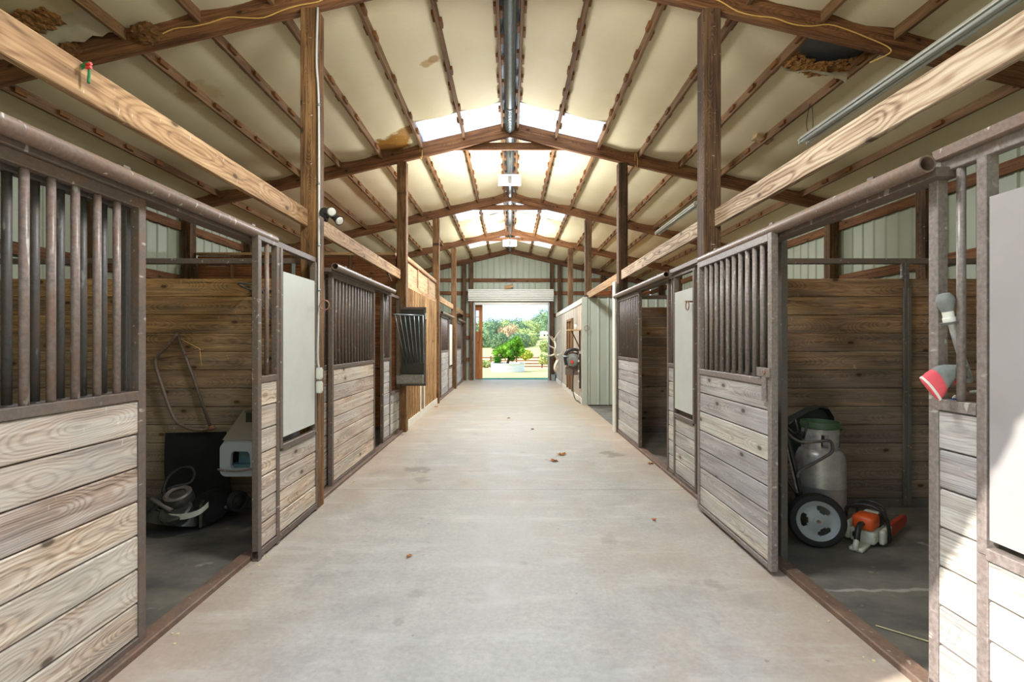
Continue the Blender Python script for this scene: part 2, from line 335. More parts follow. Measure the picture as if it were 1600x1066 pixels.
def BP(name, parent, m, p, q, w_, t, up=(0, 0, 1), label=None, ch=.003):
    """a board from p to q, width w_ along 'up', thickness t"""
    p, q = Vector(p), Vector(q); a = (q - p); l = a.length; a.normalize(); u = Vector(up); u = (u - a * u.dot(a)).normalized(); c = a.cross(u)
    mt = Matrix((a, u, c)).transposed().to_4x4(); mt.translation = (p + q) / 2
    o = bpy.data.objects.new(name, boxmesh(l, w_, t, m, ch)); link(o, mt, parent)
    if label: o['label'] = label
    return o
def bbox(bm, xr, yr, zr, mat=None):
    vs = [bm.verts.new((x, y, z)) for x in xr for y in yr for z in zr]
    if mat:
        for v in vs: v.co = mat @ v.co
    for f in ((0, 1, 3, 2), (4, 6, 7, 5), (0, 4, 5, 1), (2, 3, 7, 6), (0, 2, 6, 4), (1, 5, 7, 3)): bm.faces.new([vs[i] for i in f])
    return vs
def sweep(bm, pts, r, seg=8, cap=True, closed=False):
    pts = [Vector(p) for p in pts]; rs = r if isinstance(r, (list, tuple)) else [r] * len(pts)
    prev = None; rings = []; n_ = len(pts)
    for i, p in enumerate(pts):
        if closed: d = pts[(i + 1) % n_] - pts[i - 1]
        else: d = (pts[min(i + 1, n_ - 1)] - pts[max(i - 1, 0)])
        d.normalize()
        if prev is None: u = d.orthogonal().normalized()
        else: u = (prev - d * prev.dot(d)).normalized()
        prev = u; v = d.cross(u)
        rings.append([bm.verts.new(p + (u * math.cos(2 * math.pi * k / seg) + v * math.sin(2 * math.pi * k / seg)) * rs[i]) for k in range(seg)])
    rg = range(n_) if closed else range(n_ - 1)
    for i in rg:
        a, b = rings[i], rings[(i + 1) % n_]
        for k in range(seg): bm.faces.new((a[k], a[(k + 1) % seg], b[(k + 1) % seg], b[k]))
    if cap and not closed: bm.faces.new(rings[0][::-1]); bm.faces.new(rings[-1])
def curve(pts, k=6):
    pts = [Vector(p) for p in pts]; P = [pts[0]] + pts + [pts[-1]]; out = []
    for i in range(1, len(P) - 2):
        for j in range(k):
            t = j / k; a, b, c, d = P[i - 1:i + 3]
            out.append(.5 * ((2 * b) + (-a + c) * t + (2 * a - 5 * b + 4 * c - d) * t * t + (-a + 3 * b - 3 * c + d) * t ** 3))
    out.append(pts[-1]); return out
def tube(name, parent, m, pts, r, seg=8, smooth=True, label=None, closed=False):
    bm = bmesh.new(); sweep(bm, pts, r, seg, closed=closed); o = mk(name, bm, m, parent, smooth=smooth)
    if label: o['label'] = label
    return o
def lathe(name, parent, m, prof, seg=32, world=None, smooth=True, label=None):
    bm = bmesh.new(); rings = []
    for r_, z in prof:
        if r_ < 1e-5: rings.append([bm.verts.new((0, 0, z))])
        else: rings.append([bm.verts.new((r_ * math.cos(2 * math.pi * k / seg), r_ * math.sin(2 * math.pi * k / seg), z)) for k in range(seg)])
    for a, b in zip(rings, rings[1:]):
        for k in range(seg):
            q = [a[k % len(a)], a[(k + 1) % len(a)], b[(k + 1) % len(b)], b[k % len(b)]]; q2 = []
            for x in q:
                if x not in q2: q2.append(x)
            if len(q2) > 2: bm.faces.new(q2)
    o = mk(name, bm, m, parent, world, smooth)
    if smooth:
        md = o.modifiers.new('edges', 'EDGE_SPLIT'); md.split_angle = R(38)
    if label: o['label'] = label
    return o
CYL = {}
def rod(name, parent, m, p, q, r, seg=10):
    p, q = Vector(p), Vector(q); l = (q - p).length; key = (round(l, 3), r, seg, m.name)
    if key not in CYL:
        bm = bmesh.new(); sweep(bm, [(0, 0, -l / 2), (0, 0, l / 2)], r, seg); me = bpy.data.meshes.new('rod_mesh'); bmesh.ops.recalc_face_normals(bm, faces=bm.faces); bm.to_mesh(me); bm.free()
        me.materials.append(m); me.polygons.foreach_set('use_smooth', [len(pp.vertices) == 4 for pp in me.polygons]); CYL[key] = me
    mt = (q - p).to_track_quat('Z', 'Y').to_matrix().to_4x4(); mt.translation = (p + q) / 2
    return link(bpy.data.objects.new(name, CYL[key]), mt, parent)
def P(px, py, Y): return Vector(((px - CX) * Y / F, Y, H + (CY - py) * Y / F))
def ribbed(bm, length, z0, z1f, fr, pitch=.229, rib=.02):
    """ribbed sheet along s from 0 to length; fr(s, depth, z) gives the point; z1f(s) the top"""
    ss = []; s = 0
    while s < length:
        ss += [(s, 0), (s + pitch * .36, 0), (s + pitch * .44, rib), (s + pitch * .56, rib), (s + pitch * .64, 0)]; s += pitch
    ss = [q for q in ss if q[0] < length] + [(length, 0)]
    prev = None
    for s, d in ss:
        a = bm.verts.new(fr(s, d, z0)); b = bm.verts.new(fr(s, d, z1f(s)))
        if prev: bm.faces.new((prev[0], a, b, prev[1]))
        prev = (a, b)

# ================================================================ the shell
EW = 5.46; YE = 18.8; Y0 = .75; SL = .235
T = [.80, 4.37, 8.03, 11.7, 15.36, 18.72]
RB = lambda x: 4.93 - SL * abs(x)             # underside of the rafters
RC = lambda x: 4.93 + .215 - SL * abs(x)      # ceiling surface
# floors
bm = bmesh.new(); bbox(bm, (-1.83, 1.83), (Y0, YE + .25), (-.12, 0)); mk('floor', bm, M['concrete']); tag(bpy.data.objects['floor'], 'long pale concrete aisle slab with tan stains', kind='structure')
for s, nm in ((-1, 'left'), (1, 'right')):
    bm = bmesh.new(); a, b = sorted((s * 1.83, s * (EW + .1))); bbox(bm, (a, b), (Y0, YE), (-.14, -.02)); o = mk('floor', bm, M['stallfloor']); tag(o, 'dark dirty floor of the %s stalls' % nm, kind='structure')
# outer walls
def side_wall(s):
    bm = bmesh.new(); ribbed(bm, YE - Y0, -.05, lambda q: RC(EW) + .05, lambda q, d, z: (s * (EW + .03 - d * 0 + (.02 - d)), Y0 + q, z))
    o = mk('wall_left' if s < 0 else 'wall_right', bm, M['rib']); tag(o, 'sage ribbed metal outer wall, %s side of the barn' % ('left' if s < 0 else 'right'), kind='structure')
    for z in (.8, 1.66, 2.53, 3.41):
        for y in range(5):
            a, b = T[y], T[y + 1]
            B('girt', o, M['rafter'], (s * (EW - .02), s * EW + s * .02), (a + .0, b), (z - .07, z + .07))
    for y in [4.37, 6.2, 8.03, 9.87, 11.7, 13.5, 15.36, 17.1]:
        B('wall_post', o, M['post_r'], (s * (EW - .16), s * (EW - .02)), (y - .075, y + .075), (0, RB(EW)))
        B('stud', o, M['purlin'], (s * (EW - .12), s * (EW - .02)), (y + .08, y + .125), (0, RB(EW)))
    return o
wl = side_wall(-1); wr = side_wall(1)
# far wall with the doorway
OPX = (-1.43, 1.54); OPZ = 3.02
bm = bmesh.new()
ribbed(bm, EW + OPX[0], -.05, lambda s: RC(-EW + s) + .05, lambda s, d, z: (-EW + s, YE + .02 - d, z))
ribbed(bm, EW - OPX[1], -.05, lambda s: RC(OPX[1] + s) + .05, lambda s, d, z: (OPX[1] + s, YE + .02 - d, z))
ribbed(bm, OPX[1] - OPX[0], OPZ, lambda s: RC(OPX[0] + s) + .05, lambda s, d, z: (OPX[0] + s, YE + .02 - d, z))
wf = mk('wall_far', bm, M['rib']); tag(wf, 'sage ribbed metal gable wall around the far doorway', kind='structure')
for z in (3.4, 3.9): B('girt', wf, M['rafter'], (-EW, EW), (YE - .06, YE - .02), (z - .07, z + .07))
for z in (.8, 1.66, 2.53):
    B('girt', wf, M['rafter'], (-EW, OPX[0] - .1), (YE - .06, YE - .02), (z - .07, z + .07)); B('girt', wf, M['rafter'], (OPX[1] + .1, EW), (YE - .06, YE - .02), (z - .07, z + .07))
for x in (-3.6, -1.78, -1.5, 1.62, 1.92, 3.6): B('wall_post', wf, M['post_r'], (x - .07, x + .07), (YE - .2, YE - .07), (0, RB(abs(x) + .07)))
for x in OPX: B('door_jamb', wf, M['grey_board'], (x - .05, x + .05), (YE - .07, YE + .12), (0, OPZ))
B('door_head', wf, M['grey_board'], (OPX[0], OPX[1]), (YE - .05, YE + .12), (OPZ - .02, OPZ + .05))
# near wall, behind and above the camera
bm = bmesh.new()
for a, b in ((-EW, -1.95), (1.95, EW)):
    ribbed(bm, b - a, -.05, lambda s, a=a: RC(a + s) + .05, lambda s, d, z, a=a: (a + s, Y0 - .02 + d, z))
ribbed(bm, 3.9, 3.3, lambda s: RC(-1.95 + s) + .05, lambda s, d, z: (-1.95 + s, Y0 - .02 + d, z))
wn = mk('wall_near', bm, M['rib']); tag(wn, 'ribbed metal gable wall round the near doorway', kind='structure')

# roof, with gaps for the skylights
SKYL = [(7.22, 8.12), (11.72, 13.2), (15.40, 17.0)]
bm = bmesh.new()
def roofrect(x0, x1, y0, y1, s):
    n0 = max(1, int((y1 - y0) / .25))
    vs = [bm.verts.new((s * x, y, RC(x) + .10)) for x, y in ((x0, y0), (x1, y0), (x1, y1), (x0, y1))]; bm.faces.new(vs)
for s in (-1, 1):
    roofrect(0, .15, Y0 - .5, YE + .3, s); roofrect(1.46, EW + .35, Y0 - .5, YE + .3, s)
    y = Y0 - .5
    for a, b in SKYL: roofrect(.15, 1.46, y, a, s); y = b
    roofrect(.15, 1.46, y, YE + .3, s)
ceil = mk('ceiling', bm, M['roofm']); tag(ceil, 'gabled roof lined with cream insulation panels between brown purlins', kind='structure')
PX = [.13, .77, 1.46, 2.14, 2.82, 3.49, 4.17, 4.85]
# rafters
for i, ty in enumerate(T[1:]):
    for s in (-1, 1):
        th = math.atan(SL)
        p = (0 + s * .0, ty, RB(0) + .115); q = (s * EW, ty, RB(EW) + .115)
        BP('rafter', ceil, M['rafter'], (s * .001, ty, p[2]), q, .225, .075)
    if i < 4:
        z = 4.79
        BP('collar_tie', ceil, M['rafter'], (-.95, ty + .062, z), (.95, ty + .062, z), .12, .04)
# insulation panels + purlins + cleats
for bi in range(5):
    ya, yb = T[bi] + .04, T[bi + 1] - .04
    for s in (-1, 1):
        edges = PX + [EW]
        for j in range(len(edges) - 1):
            x0, x1 = edges[j] + .01, edges[j + 1] - .01
            a, b = ya, yb
            if j <= 1:
                for (sa, sb) in SKYL:
                    if a < sb and b > sa:
                        if sb > b - .3: b = sa
                        else: a = sb
            if bi == 1 and s == 1 and j == 4: a = 5.02
            if bi == 0 and s == -1 and j == 5: b = 4.02
            bm = bmesh.new(); nx, ny = 5, 14; g = []
            for yy in range(ny + 1):
                row = []
                for xx in range(nx + 1):
                    u, v = xx / nx, yy / ny; x = x0 + (x1 - x0) * u; y = a + (b - a) * v
                    sag = .028 * math.sin(math.pi * u) * (1 + .5 * mnoise.noise(Vector((x * 3 * s, y * 1.1, bi)))) + .012 * mnoise.noise(Vector((x * 5, y * 2, s * 3)))
                    row.append(bm.verts.new((s * x, y, RC(x) - sag)))
                g.append(row)
            for yy in range(ny):
                for xx in range(nx): bm.faces.new((g[yy][xx], g[yy][xx + 1], g[yy + 1][xx + 1], g[yy + 1][xx]))
            mk('insulation_panel', bm, M['insul'], ceil, smooth=True)
cl_bm = bmesh.new()
for bi in range(5):
    ya, yb = T[bi] + .0, T[bi + 1] - .03
    for s in (-1, 1):
        for j, x in enumerate(PX):
            zt = RC(x) + .02; zb = RB(x) + .112
            wob = random.uniform(-.01, .01)
            pu = BP('purlin', ceil, M['purlin'], (s * x, ya - .02 if bi else ya, (zt + zb) / 2), (s * (x + wob), yb, (zt + zb) / 2), zt - zb, .036)
            y = ya + .2 + random.uniform(0, .2); k = 0
            while y < yb - .25:
                for sd_ in (-1, 1):
                    if bi == 0 and abs(x) < 1: continue
                    if random.random() < .14: continue
                    yy = y + (sd_ * .05) + random.uniform(-.03, .03); cx = s * x + sd_ * .034; zc = zb + .045
                    if bi == 1 or (bi == 0 and y > 2.5):
                        B('cleat', pu, M['cleat'], (cx - .015, cx + .015), (yy - .06, yy + .06), (zc - .02, zc + .03), L='y')
                    else: bbox(cl_bm, (cx - .015, cx + .015), (yy - .06, yy + .06), (zc - .02, zc + .03))
                y += .46 + random.uniform(-.04, .04)
o = mk('cleat', cl_bm, M['cleat'], ceil); o['kind'] = 'stuff'
# skylight sheets (ribbed)
for (a, b) in SKYL:
    for s in (-1, 1):
        bm = bmesh.new(); ribbed(bm, b - a + .1, .14, lambda q: 1.48, lambda q, d, z: (s * z, a - .05 + q, RC(z) + .085 - d), pitch=.2, rib=.02)
        mk('skylight_sheet', bm, M['sky'], ceil)
        for yy in ((a - .01, b + .01) if a < 8 and False else (b + .012,) if b > 9 else (a - .012,)):
            BP('skylight_curb', ceil, M['white_trim'], (s * .15, yy, RC(.15) + .045), (s * 1.45, yy, RC(1.45) + .045), .12, .012)
# ridge flashing and round ridge duct
bm = bmesh.new(); sweep(bm, [(0, y, 5.05 + .0) for y in (Y0, 18.7)], .075, 12); mk('ridge_duct', bm, M['galv'], ceil, smooth=True)
for y in [7.2 + k * .055 for k in range(14)]:
    bm = bmesh.new(); sweep(bm, [(0, y, 5.05), (0, y + .02, 5.05)], .09, 12); mk('duct_ring', bm, M['galv'], ceil, smooth=True)

# ================================================================ posts and overhead beams
def post(name_label, x, y, m, top=None, wdt=.155):
    t = B('post', None, m, (x - wdt / 2, x + wdt / 2), (y - wdt / 2, y + wdt / 2), (0, top or RB(abs(x) + wdt / 2)), ch=.006)
    return tag(t, name_label, 'post')
LX = -1.80
post('square wooden post carrying the conduit and floodlight, nearest on the left', LX, T[1], M['post'])
post('square wooden post beside the open hay rack, second on the left', LX, T[2], M['post'])
post('square wooden post at the far end of the batten wall, third on the left', LX, T[3], M['post'])
post('square wooden post between the two far left stalls, fourth on the left', LX, T[4], M['post'])
post('dark square post behind the barred sliding door, nearest on the right', 1.81, T[1], M['post_r'])
post('dark square post at the white corner trim, second on the right', 1.875, T[2], M['post_r'])
post('dark square post rising over the ribbed metal room, third on the right', 1.90, T[3], M['post_r'], None)
post('dark square post above the grey board wall, fourth on the right', 1.93, T[4], M['post_r'])
def beam(label, s, y0, y1, m, x=1.83, z0=2.53, z1=2.685):
    o = B('overhead_beam', None, m, (s * (x - .02), s * (x + .02)), (y0, y1), (z0, z1), ch=.004); return tag(o, label, 'beam')
hp = .0775
beam('pale overhead beam from the near left edge to the first left post, bird-spattered', -1, .8, T[1] - hp, M['beam'])
beam('pale overhead beam between the first and second left posts', -1, T[1] + hp, T[2] - hp, M['beam'])
beam('short pale overhead beam past the plywood band, between third and fourth left posts', -1, T[3] + hp, T[4] - hp, M['beam'])
beam('short pale overhead beam nearest the far wall on the left', -1, T[4] + hp, YE - .2, M['beam'])
beam('bleached overhead beam with swirling grain, nearest on the right', 1, .8, T[1] - hp, M['beam_r'], 1.85)
beam('pale overhead beam between the first and second right posts', 1, T[1] + hp, T[2] - hp, M['beam_r'], 1.86)
beam('pale overhead beam spanning the open bay to the ribbed metal room', 1, T[2] + hp, T[3] - hp, M['batten'], 1.87)

# ================================================================ stall fronts
PZ0 = .05; PZ1 = 1.215
def planks(parent, xr, y0, y1, z0, z1, m, n_=None, w_=.167, axis='y'):
    n_ = n_ or max(1, round((z1 - z0) / w_)); h = (z1 - z0) / n_
    for k in range(n_):
        g = .0035; off = random.uniform(-.003, .003)
        if axis == 'x': g = .0012
        if axis == 'y': B('plank', parent, m, (xr[0] + off, xr[1] + off), (y0 + .001, y1 - .001), (z0 + k * h + g, z0 + (k + 1) * h - g), L='y' if y1 - y0 > .3 else None, ch=.006)
        else: B('plank', parent, m, (y0 + .001, y1 - .001), (xr[0] + off, xr[1] + off), (z0 + k * h + g, z0 + (k + 1) * h - g), L='x', ch=.006)
def stall_door(label, s, xa, y0, y1, mp, mb, ms, group=None, ztop=2.2, name='sliding_stall_door', cat='stall door', zb=.03, bars=True, nb=None, latch=False):
    t = thing(name, label, cat, (s * (xa + .022), (y0 + y1) / 2, 0), group=group)
    X = lambda a, b: tuple(sorted((s * (xa + a), s * (xa + b))))
    for a in (y0, y1 - .045): B('stile', t, ms, X(0, .045), (a, a + .045), (zb, ztop))
    B('top_rail', t, ms, X(0, .045), (y0 + .045, y1 - .045), (ztop - .05, ztop))
    B('middle_rail', t, ms, X(0, .045), (y0 + .045, y1 - .045), (PZ1, PZ1 + .045))
    B('bottom_rail', t, ms, X(0, .045), (y0 + .045, y1 - .045), (zb, zb + .035))
    planks(t, X(.008, .036), y0 + .045, y1 - .045, zb + .036, PZ1, mp)
    ya, yb = y0 + .045, y1 - .045; n_ = nb or round((yb - ya) / .104)
    for k in range(1, n_):
        y = ya + (yb - ya) * k / n_; x = s * (xa + .0225)
        rod('bar', t, mb, (x, y, PZ1 + .043), (x, y, ztop - .048), .0155)
    if latch:
        B('latch_plate', t, ms, X(-.012, -.001), (y0 - .0, y0 + .16), (1.27, 1.33)); rod('bolt', t, M['ring'], (s * (xa - .02), y0 + .06, 1.30), (s * (xa - .012), y0 + .06, 1.30), .012)
        B('latch_strap', t, ms, X(-.012, -.001), (y0 + .05, y0 + .1), (1.11, 1.27))
    return t
def window_unit(label, s, xa, j0, j1, w0, w1, mp, ms, msh, sheet=True, zs=(.78, 2.03), barm=None, name='stall_front_panel', j2=None, zt=2.2, extra_bar=None):
    """fixed front: narrow strip j0..j1 (either side), feed window w0..w1 between .70 and 2.03, planks below"""
    lo, hi = min(j0, w0), max(j1, w1)
    t = thing(name, label, 'stall panel', (s * (xa + .022), (lo + hi) / 2, 0))
    X = lambda a, b: tuple(sorted((s * (xa + a), s * (xa + b))))
    for a in sorted({j0, j1 - .045}): B('stile', t, ms, X(0, .045), (a, a + .045), (.0, zt))
    B('top_rail', t, ms, X(.001, .046), (lo, hi), (zt, zt + .045))
    B('middle_rail', t, ms, X(0, .045), (j0 + .045, j1 - .045), (PZ1, PZ1 + .045))
    if j1 - j0 > .12:
        planks(t, X(.008, .036), j0 + .045, j1 - .045, .07, PZ1, mp)
        nn = 2 if j1 - j0 < .4 else round((j1 - j0) / .104)
        for k in range(1, nn): y = j0 + .0225 + (j1 - j0 - .045) * k / nn; rod('bar', t, barm or ms, (s * (xa + .022), y, PZ1 + .04), (s * (xa + .022), y, zt), .0155)
    B('bottom_rail', t, ms, X(0, .046), (lo, hi), (.02, .068))
    # feed window frame
    far = w1 if w0 >= j1 - .05 else w0
    B('window_frame', t, ms, X(-.006, .046), (w0, w0 + .035), (.70, zt)); B('window_frame', t, ms, X(-.006, .046), (w1 - .035, w1), (.70, zt))
    B('window_frame', t, ms, X(-.006, .046), (w0 + .035, w1 - .035), (.68, .725))
    if sheet:
        o = B('feed_door_sheet', t, msh, X(-.004, .008), (w0 + .045, w1 - .045), zs, ch=.002)
        for z in (zs[0] + .02, zs[1] - .02): B('sheet_edge', o, ms, X(-.008, -.003), (w0 + .045, w1 - .045), (z - .012, z + .012)) if False else None
    planks(t, X(.008, .036), w0 + .002, w1 - .002, .07, .68, mp, 4 if True else None, .155)
    B('stile', t, ms, X(.0, .045), (w1 - .001, w1 + .03) if far == w1 else (w0 - .03, w0 + .001), (0, .7))
    return t
# ---- left, first stall
stall_door('barred sliding stall door nearest on the left, brown weathered planks', -1, 1.80, .80, 2.375, M['front'], M['steel_l'], M['steel'])
stall_door('fixed barred stall panel right behind the nearest left sliding door', -1, 1.875, .80, 2.39, M['part_left'], M['steel_back'], M['steel_back'], name='stall_front_panel', cat='stall panel', zb=.0, ztop=2.19)
window_unit('left stall front with tall pale metal feed door beside the conduit post', -1, 1.715, 3.27, 3.58, 3.58, 4.25, M['front'], M['steel'], M['sheet_w'], barm=M['pipe'])
# ---- left, second stall
stall_door('narrow barred strip behind the outlet boxes on the left', -1, 1.87, 4.5, 5.02, M['front'], M['steel_back'], M['steel'], name='stall_front_panel', cat='stall panel', zb=0, ztop=2.19)
stall_door('half open barred sliding door of the second left stall', -1, 1.80, 4.86, 6.40, M['front'], M['steel'], M['steel'])
window_unit('left stall front whose feed window holds the swung-out hay rack', -1, 1.83, 6.92, 7.35, 7.35, 7.95, M['front_grey'], M['steel'], M['sheet_w'], sheet=False)
# ---- left, third and fourth
stall_door('barred stall door just past the batten wall on the left', -1, 1.80, 12.55, 14.0, M['front_grey'], M['steel'], M['steel'])
window_unit('far left stall front with slim white feed door', -1, 1.83, 14.1, 14.4, 14.45, 15.2, M['front_grey'], M['steel'], M['white'])
stall_door('farthest barred stall door on the left, next to the doorway', -1, 1.80, 16.2, 17.7, M['front_grey'], M['steel'], M['steel'])
window_unit('farthest narrow stall front on the left at the end wall', -1, 1.83, 17.75, 18.0, 18.0, 18.55, M['front_grey'], M['steel'], M['steel'])
# ---- right, first stall
window_unit('nearest right stall front with grey sheet feed door, half in sun', 1, 1.79, 1.80, 2.055, 1.10, 1.835, M['front_grey'], M['steel_r'], M['sheet_g'], barm=M['steel_r'], zs=(.76, 2.04))
stall_door('open barred sliding door with latch plate, nearest on the right', 1, 1.665, 3.06, 4.27, M['front_grey'], M['steel_r'], M['steel_r'], latch=True)
stall_door('fixed barred panel hidden behind the nearest right sliding door', 1, 1.845, 3.265, 4.28, M['part_right'], M['steel_back'], M['steel_back'], name='stall_front_panel', cat='stall panel', zb=0, ztop=2.19)
# ---- right, second stall
window_unit('right stall front with pale feed door and hanging ring', 1, 1.79, 5.22, 5.48, 4.66, 5.25, M['front_grey'], M['steel'], M['sheet_w'])
stall_door('barred sliding door farthest on the right, by the white corner trim', 1, 1.775, 6.62, 7.93, M['front_grey'], M['steel'], M['steel'])
# floor tracks, header tracks and round pipe rails
def trk(label, s, y0, y1, xa=1.77, w_=.09, h=.035):
    o = B('floor_track', None, M['threshold'], tuple(sorted((s * xa, s * (xa + w_)))), (y0, y1), (-.005, h), ch=.006); tag(o, label, 'door track')
trk('rusty steel floor track of the first left stall', -1, .8, 4.29); trk('rusty steel floor track of the second left stall', -1, 4.46, 7.95); trk('rusty floor track of the far left stalls', -1, 12.1, 18.55)
trk('brown floor track of the first right stall', 1, .8, 4.28); trk('brown floor track of the second right stall', 1, 4.46, 7.95)
def rail(label, s, y0, y1, x=1.745, z=2.25, r=.036):
    t = thing('door_rail', label, 'rail', (s * 1.8, (y0 + y1) / 2, z))
    bm = bmesh.new(); sg = 14
    rings = []
    for (yy, rr) in ((y0 + .25, r * .8), (y0, r * .8), (y0, r), (y1, r), (y1, r * .8), (y1 - .25, r * .8)):
        rings.append([bm.verts.new((s * x + rr * math.cos(2 * math.pi * k / sg), yy, z + rr * math.sin(2 * math.pi * k / sg))) for k in range(sg)])
    for a, b in zip(rings, rings[1:]):
        for k in range(sg): bm.faces.new((a[k], a[(k + 1) % sg], b[(k + 1) % sg], b[k]))
    o = mk('pipe', bm, M['pipe'], t, smooth=True); md = o.modifiers.new('edges', 'EDGE_SPLIT')
    B('channel', t, M['steel'], tuple(sorted((s * (x + .034), s * (x + .14)))), (y0, y1), (z - .05, z - .012))
    for y in (y0 + .3, (y0 + y1) / 2, y1 - .3): B('bracket', t, M['steel'], tuple(sorted((s * (x - .01), s * (x + .12)))), (y - .02, y + .02), (z + .034, z + .046))
rail('dusty round pipe rail over the first left stall opening', -1, .8, 3.55)
rail('dusty round pipe rail over the second left stall door', -1, 4.78, 7.2)
rail('bird-spattered open-ended pipe rail over the first right stall', 1, 1.955, 4.27, 1.70, 2.225)
rail('round pipe rail over the second right stall door', 1, 5.35, 8.0)
rail('pipe rail over the far left stall doors', -1, 12.3, 14.9); rail('pipe rail over the farthest left stall door', -1, 16.0, 18.5)
for s, a, b, lb in ((1, 1.0, 2.0, 'rusty flat header bar above the nearest right stall front'), (1, 4.5, 5.3, 'steel header bar above the pale right feed door')):
    o = B('header_bar', None, M['pipe'], tuple(sorted((s * 1.76, s * 1.80))), (a, b), (2.247, 2.292)); tag(o, lb, 'rail')
# partitions
def partition(label, s, y, m, steelx=None, ztop=2.08, x1=EW - .18):
    t = thing('stall_partition', label, 'partition', (s * 3.6, y, 0))
    xs = sorted((s * 1.93, s * steelx)) if steelx else sorted((s * 1.93, s * x1))
    planks(t, (y - .02, y + .02), xs[0], xs[1], .06, ztop, m, 12, axis='x')
    if steelx:
        xs = sorted((s * steelx, s * x1)); planks(t, (y - .015, y + .025), xs[0], xs[1], .06, ztop, m, 12, axis='x')
        c = s * steelx
        B('channel_post', t, M['steel_back'], (c - .036, c - .003), (y - .05, y - .03), (.0, ztop - .09), L='z'); B('channel_post', t, M['steel_back'], (c + .003, c + .036), (y - .05, y - .03), (.0, ztop - .09), L='z')
        B('post_core', t, M['steel_back'], (c - .02, c + .02), (y - .046, y - .026), (0, 2.22), L='z'); B('post_head', t, M['steel_back'], (c - .05, c - .012), (y - .044, y - .022), (ztop, 2.22), L='z')
    xs = sorted((s * 1.9, s * x1)); B('top_tube', t, M['steel'], tuple(xs), (y - .03, y + .02), (2.215, 2.265)); B('base_channel', t, M['steel_back'], tuple(xs), (y - .035, y + .03), (-.02, .06))
    return t
partition('brown plank partition of the left stall where the litter box hangs', -1, T[1] + .06, M['part_left'])
partition('brown plank partition with steel channel behind the gas cylinder', 1, T[1] + .06, M['part_right'], 3.63)
partition('plank partition seen through the second right doorway', 1, T[2] + .05, M['part_right'])
partition('plank partition between the two far left stalls', -1, T[4] + .05, M['part_left'])
# tack room on the left: board walls
tk = thing('wall_tack_room', 'tall warm board-and-batten room wall with plywood band, left of aisle', None, (LX, 10, 0), kind='structure')
y = T[2] + .10
B('backing', tk, M['part_dark'], (LX - .02, LX), (y, 11.6), (.14, 2.44))  # brown backing, darkened to paint the shadows between the battens
k = 0
while y < 11.55:
    B('batten', tk, M['part_dark' if k % 3 == 9 else 'batten'], (LX + .001, LX + .04), (y, y + .05), (.14, 2.44)); y += .15; k += 1
for (a, b) in ((8.13, 9.3), (9.3, 10.5), (10.5, 11.62)):
    B('plywood_panel', tk, M['ply'], (LX - .02, LX), (a + .01, b - .01), (2.48, 2.95)); B('panel_stile', tk, M['beam'], (LX, LX + .02), (a, a + .07), (2.52, 2.93))
B('band_rail', tk, M['beam'], (LX, LX + .022), (8.13, 11.62), (2.44, 2.53)); B('top_plate', tk, M['beam'], (LX - .02, LX + .022), (8.13, 11.62), (2.93, 2.99))
B('baseboard', tk, M['white_trim'], (LX, LX + .045), (8.13, 11.6), (0, .14))
for y in (9.35, 9.75): B('door_casing', tk, M['white_trim'], (LX + .04, LX + .055), (y, y + .09), (.14, .95))
B('door_panel', tk, M['grey_board'], (LX + .0, LX + .024), (9.44, 9.75), (.14, 1.9)); 
tf = thing('wall_tack_room_front', 'reddish board end wall of the tack room above the left stall', None, (-3.6, T[2] + .1, 0), kind='structure')
for k in range(17):
    B('board', tf, M['part_dark'], (-EW + .18, -1.93), (T[2] + .08, T[2] + .10), (.06 + k * .17, .06 + (k + 1) * .17 - .004), L='x')
B('top_plate', tf, M['beam'], (-EW + .18, -1.93), (T[2] + .03, T[2] + .12), (2.955, 3.0))
for x in (-4.7, -3.7, -2.7): B('stud', tf, M['purlin'], (x, x + .04), (T[2] + .03, T[2] + .078), (.06, 2.95))
# tack room top boards
for k in range(8): B('loft_board', tf, M['part_dark'], (-EW + .18 + k * .44, -EW + .61 + k * .44), (T[2] + .13, 11.6), (2.90, 2.93), L='y')
# feed room on the right
fr = thing('wall_feed_room', 'grey board side wall of the feed room along the right of the aisle', None, (1.75, 14, 0), kind='structure')
fx = 1.74
y = 11.42; k = 0
while y < 17.9:
    B('board', fr, M['front' if k < 8 else 'grey_board'], (fx, fx + .02), (y, y + .15), (.1, 2.42 if True else 2.3), L='z'); y += .153; k += 1
B('cap_rail', fr, M['white_trim'], (fx - .02, fx + .1), (11.4, 17.95), (2.42, 2.55)); B('baseboard', fr, M['white_trim'], (fx - .025, fx), (11.42, 17.95), (0, .13))
B('door_leaf', fr, M['post'], (fx - .012, fx), (13.3, 14.35), (.13, 2.0))
for y in (13.2, 14.35, 13.8): B('door_casing', fr, M['purlin'], (fx - .05, fx - .001), (y, y + .09), (.13, 2.08))
B('door_casing', fr, M['purlin'], (fx - .05, fx - .001), (13.2, 14.44), (2.08, 2.15))
bm = bmesh.new(); ribbed(bm, EW - 1.76 - .1, 0, lambda s: 2.545, lambda s, d, z: (1.76 + s, 11.40 - d, z), pitch=.229, rib=.025)
o = mk('wall_feed_room_front', bm, M['rib2']); tag(o, 'pale grey-green ribbed metal end wall of the feed room', kind='structure')
B('corner_trim', o, M['rib2'], (1.70, 1.83), (11.355, 11.372), (0, 2.56)); B('top_trim', o, M['post_r'], (1.76, EW - .1), (11.36, 11.44), (2.546, 2.6))
for k in range(14): B('roof_board', o, M['batten'], (2.03, EW - .1), (11.45 + k * .46, 11.9 + k * .46), (2.56, 2.6), L='x')
ct = B('corner_trim', None, M['white_trim'], (1.735, 1.76), (7.96, 8.14), (0, 2.5)); tag(ct, 'tall narrow white corner trim at the end of the second right stall', 'trim')
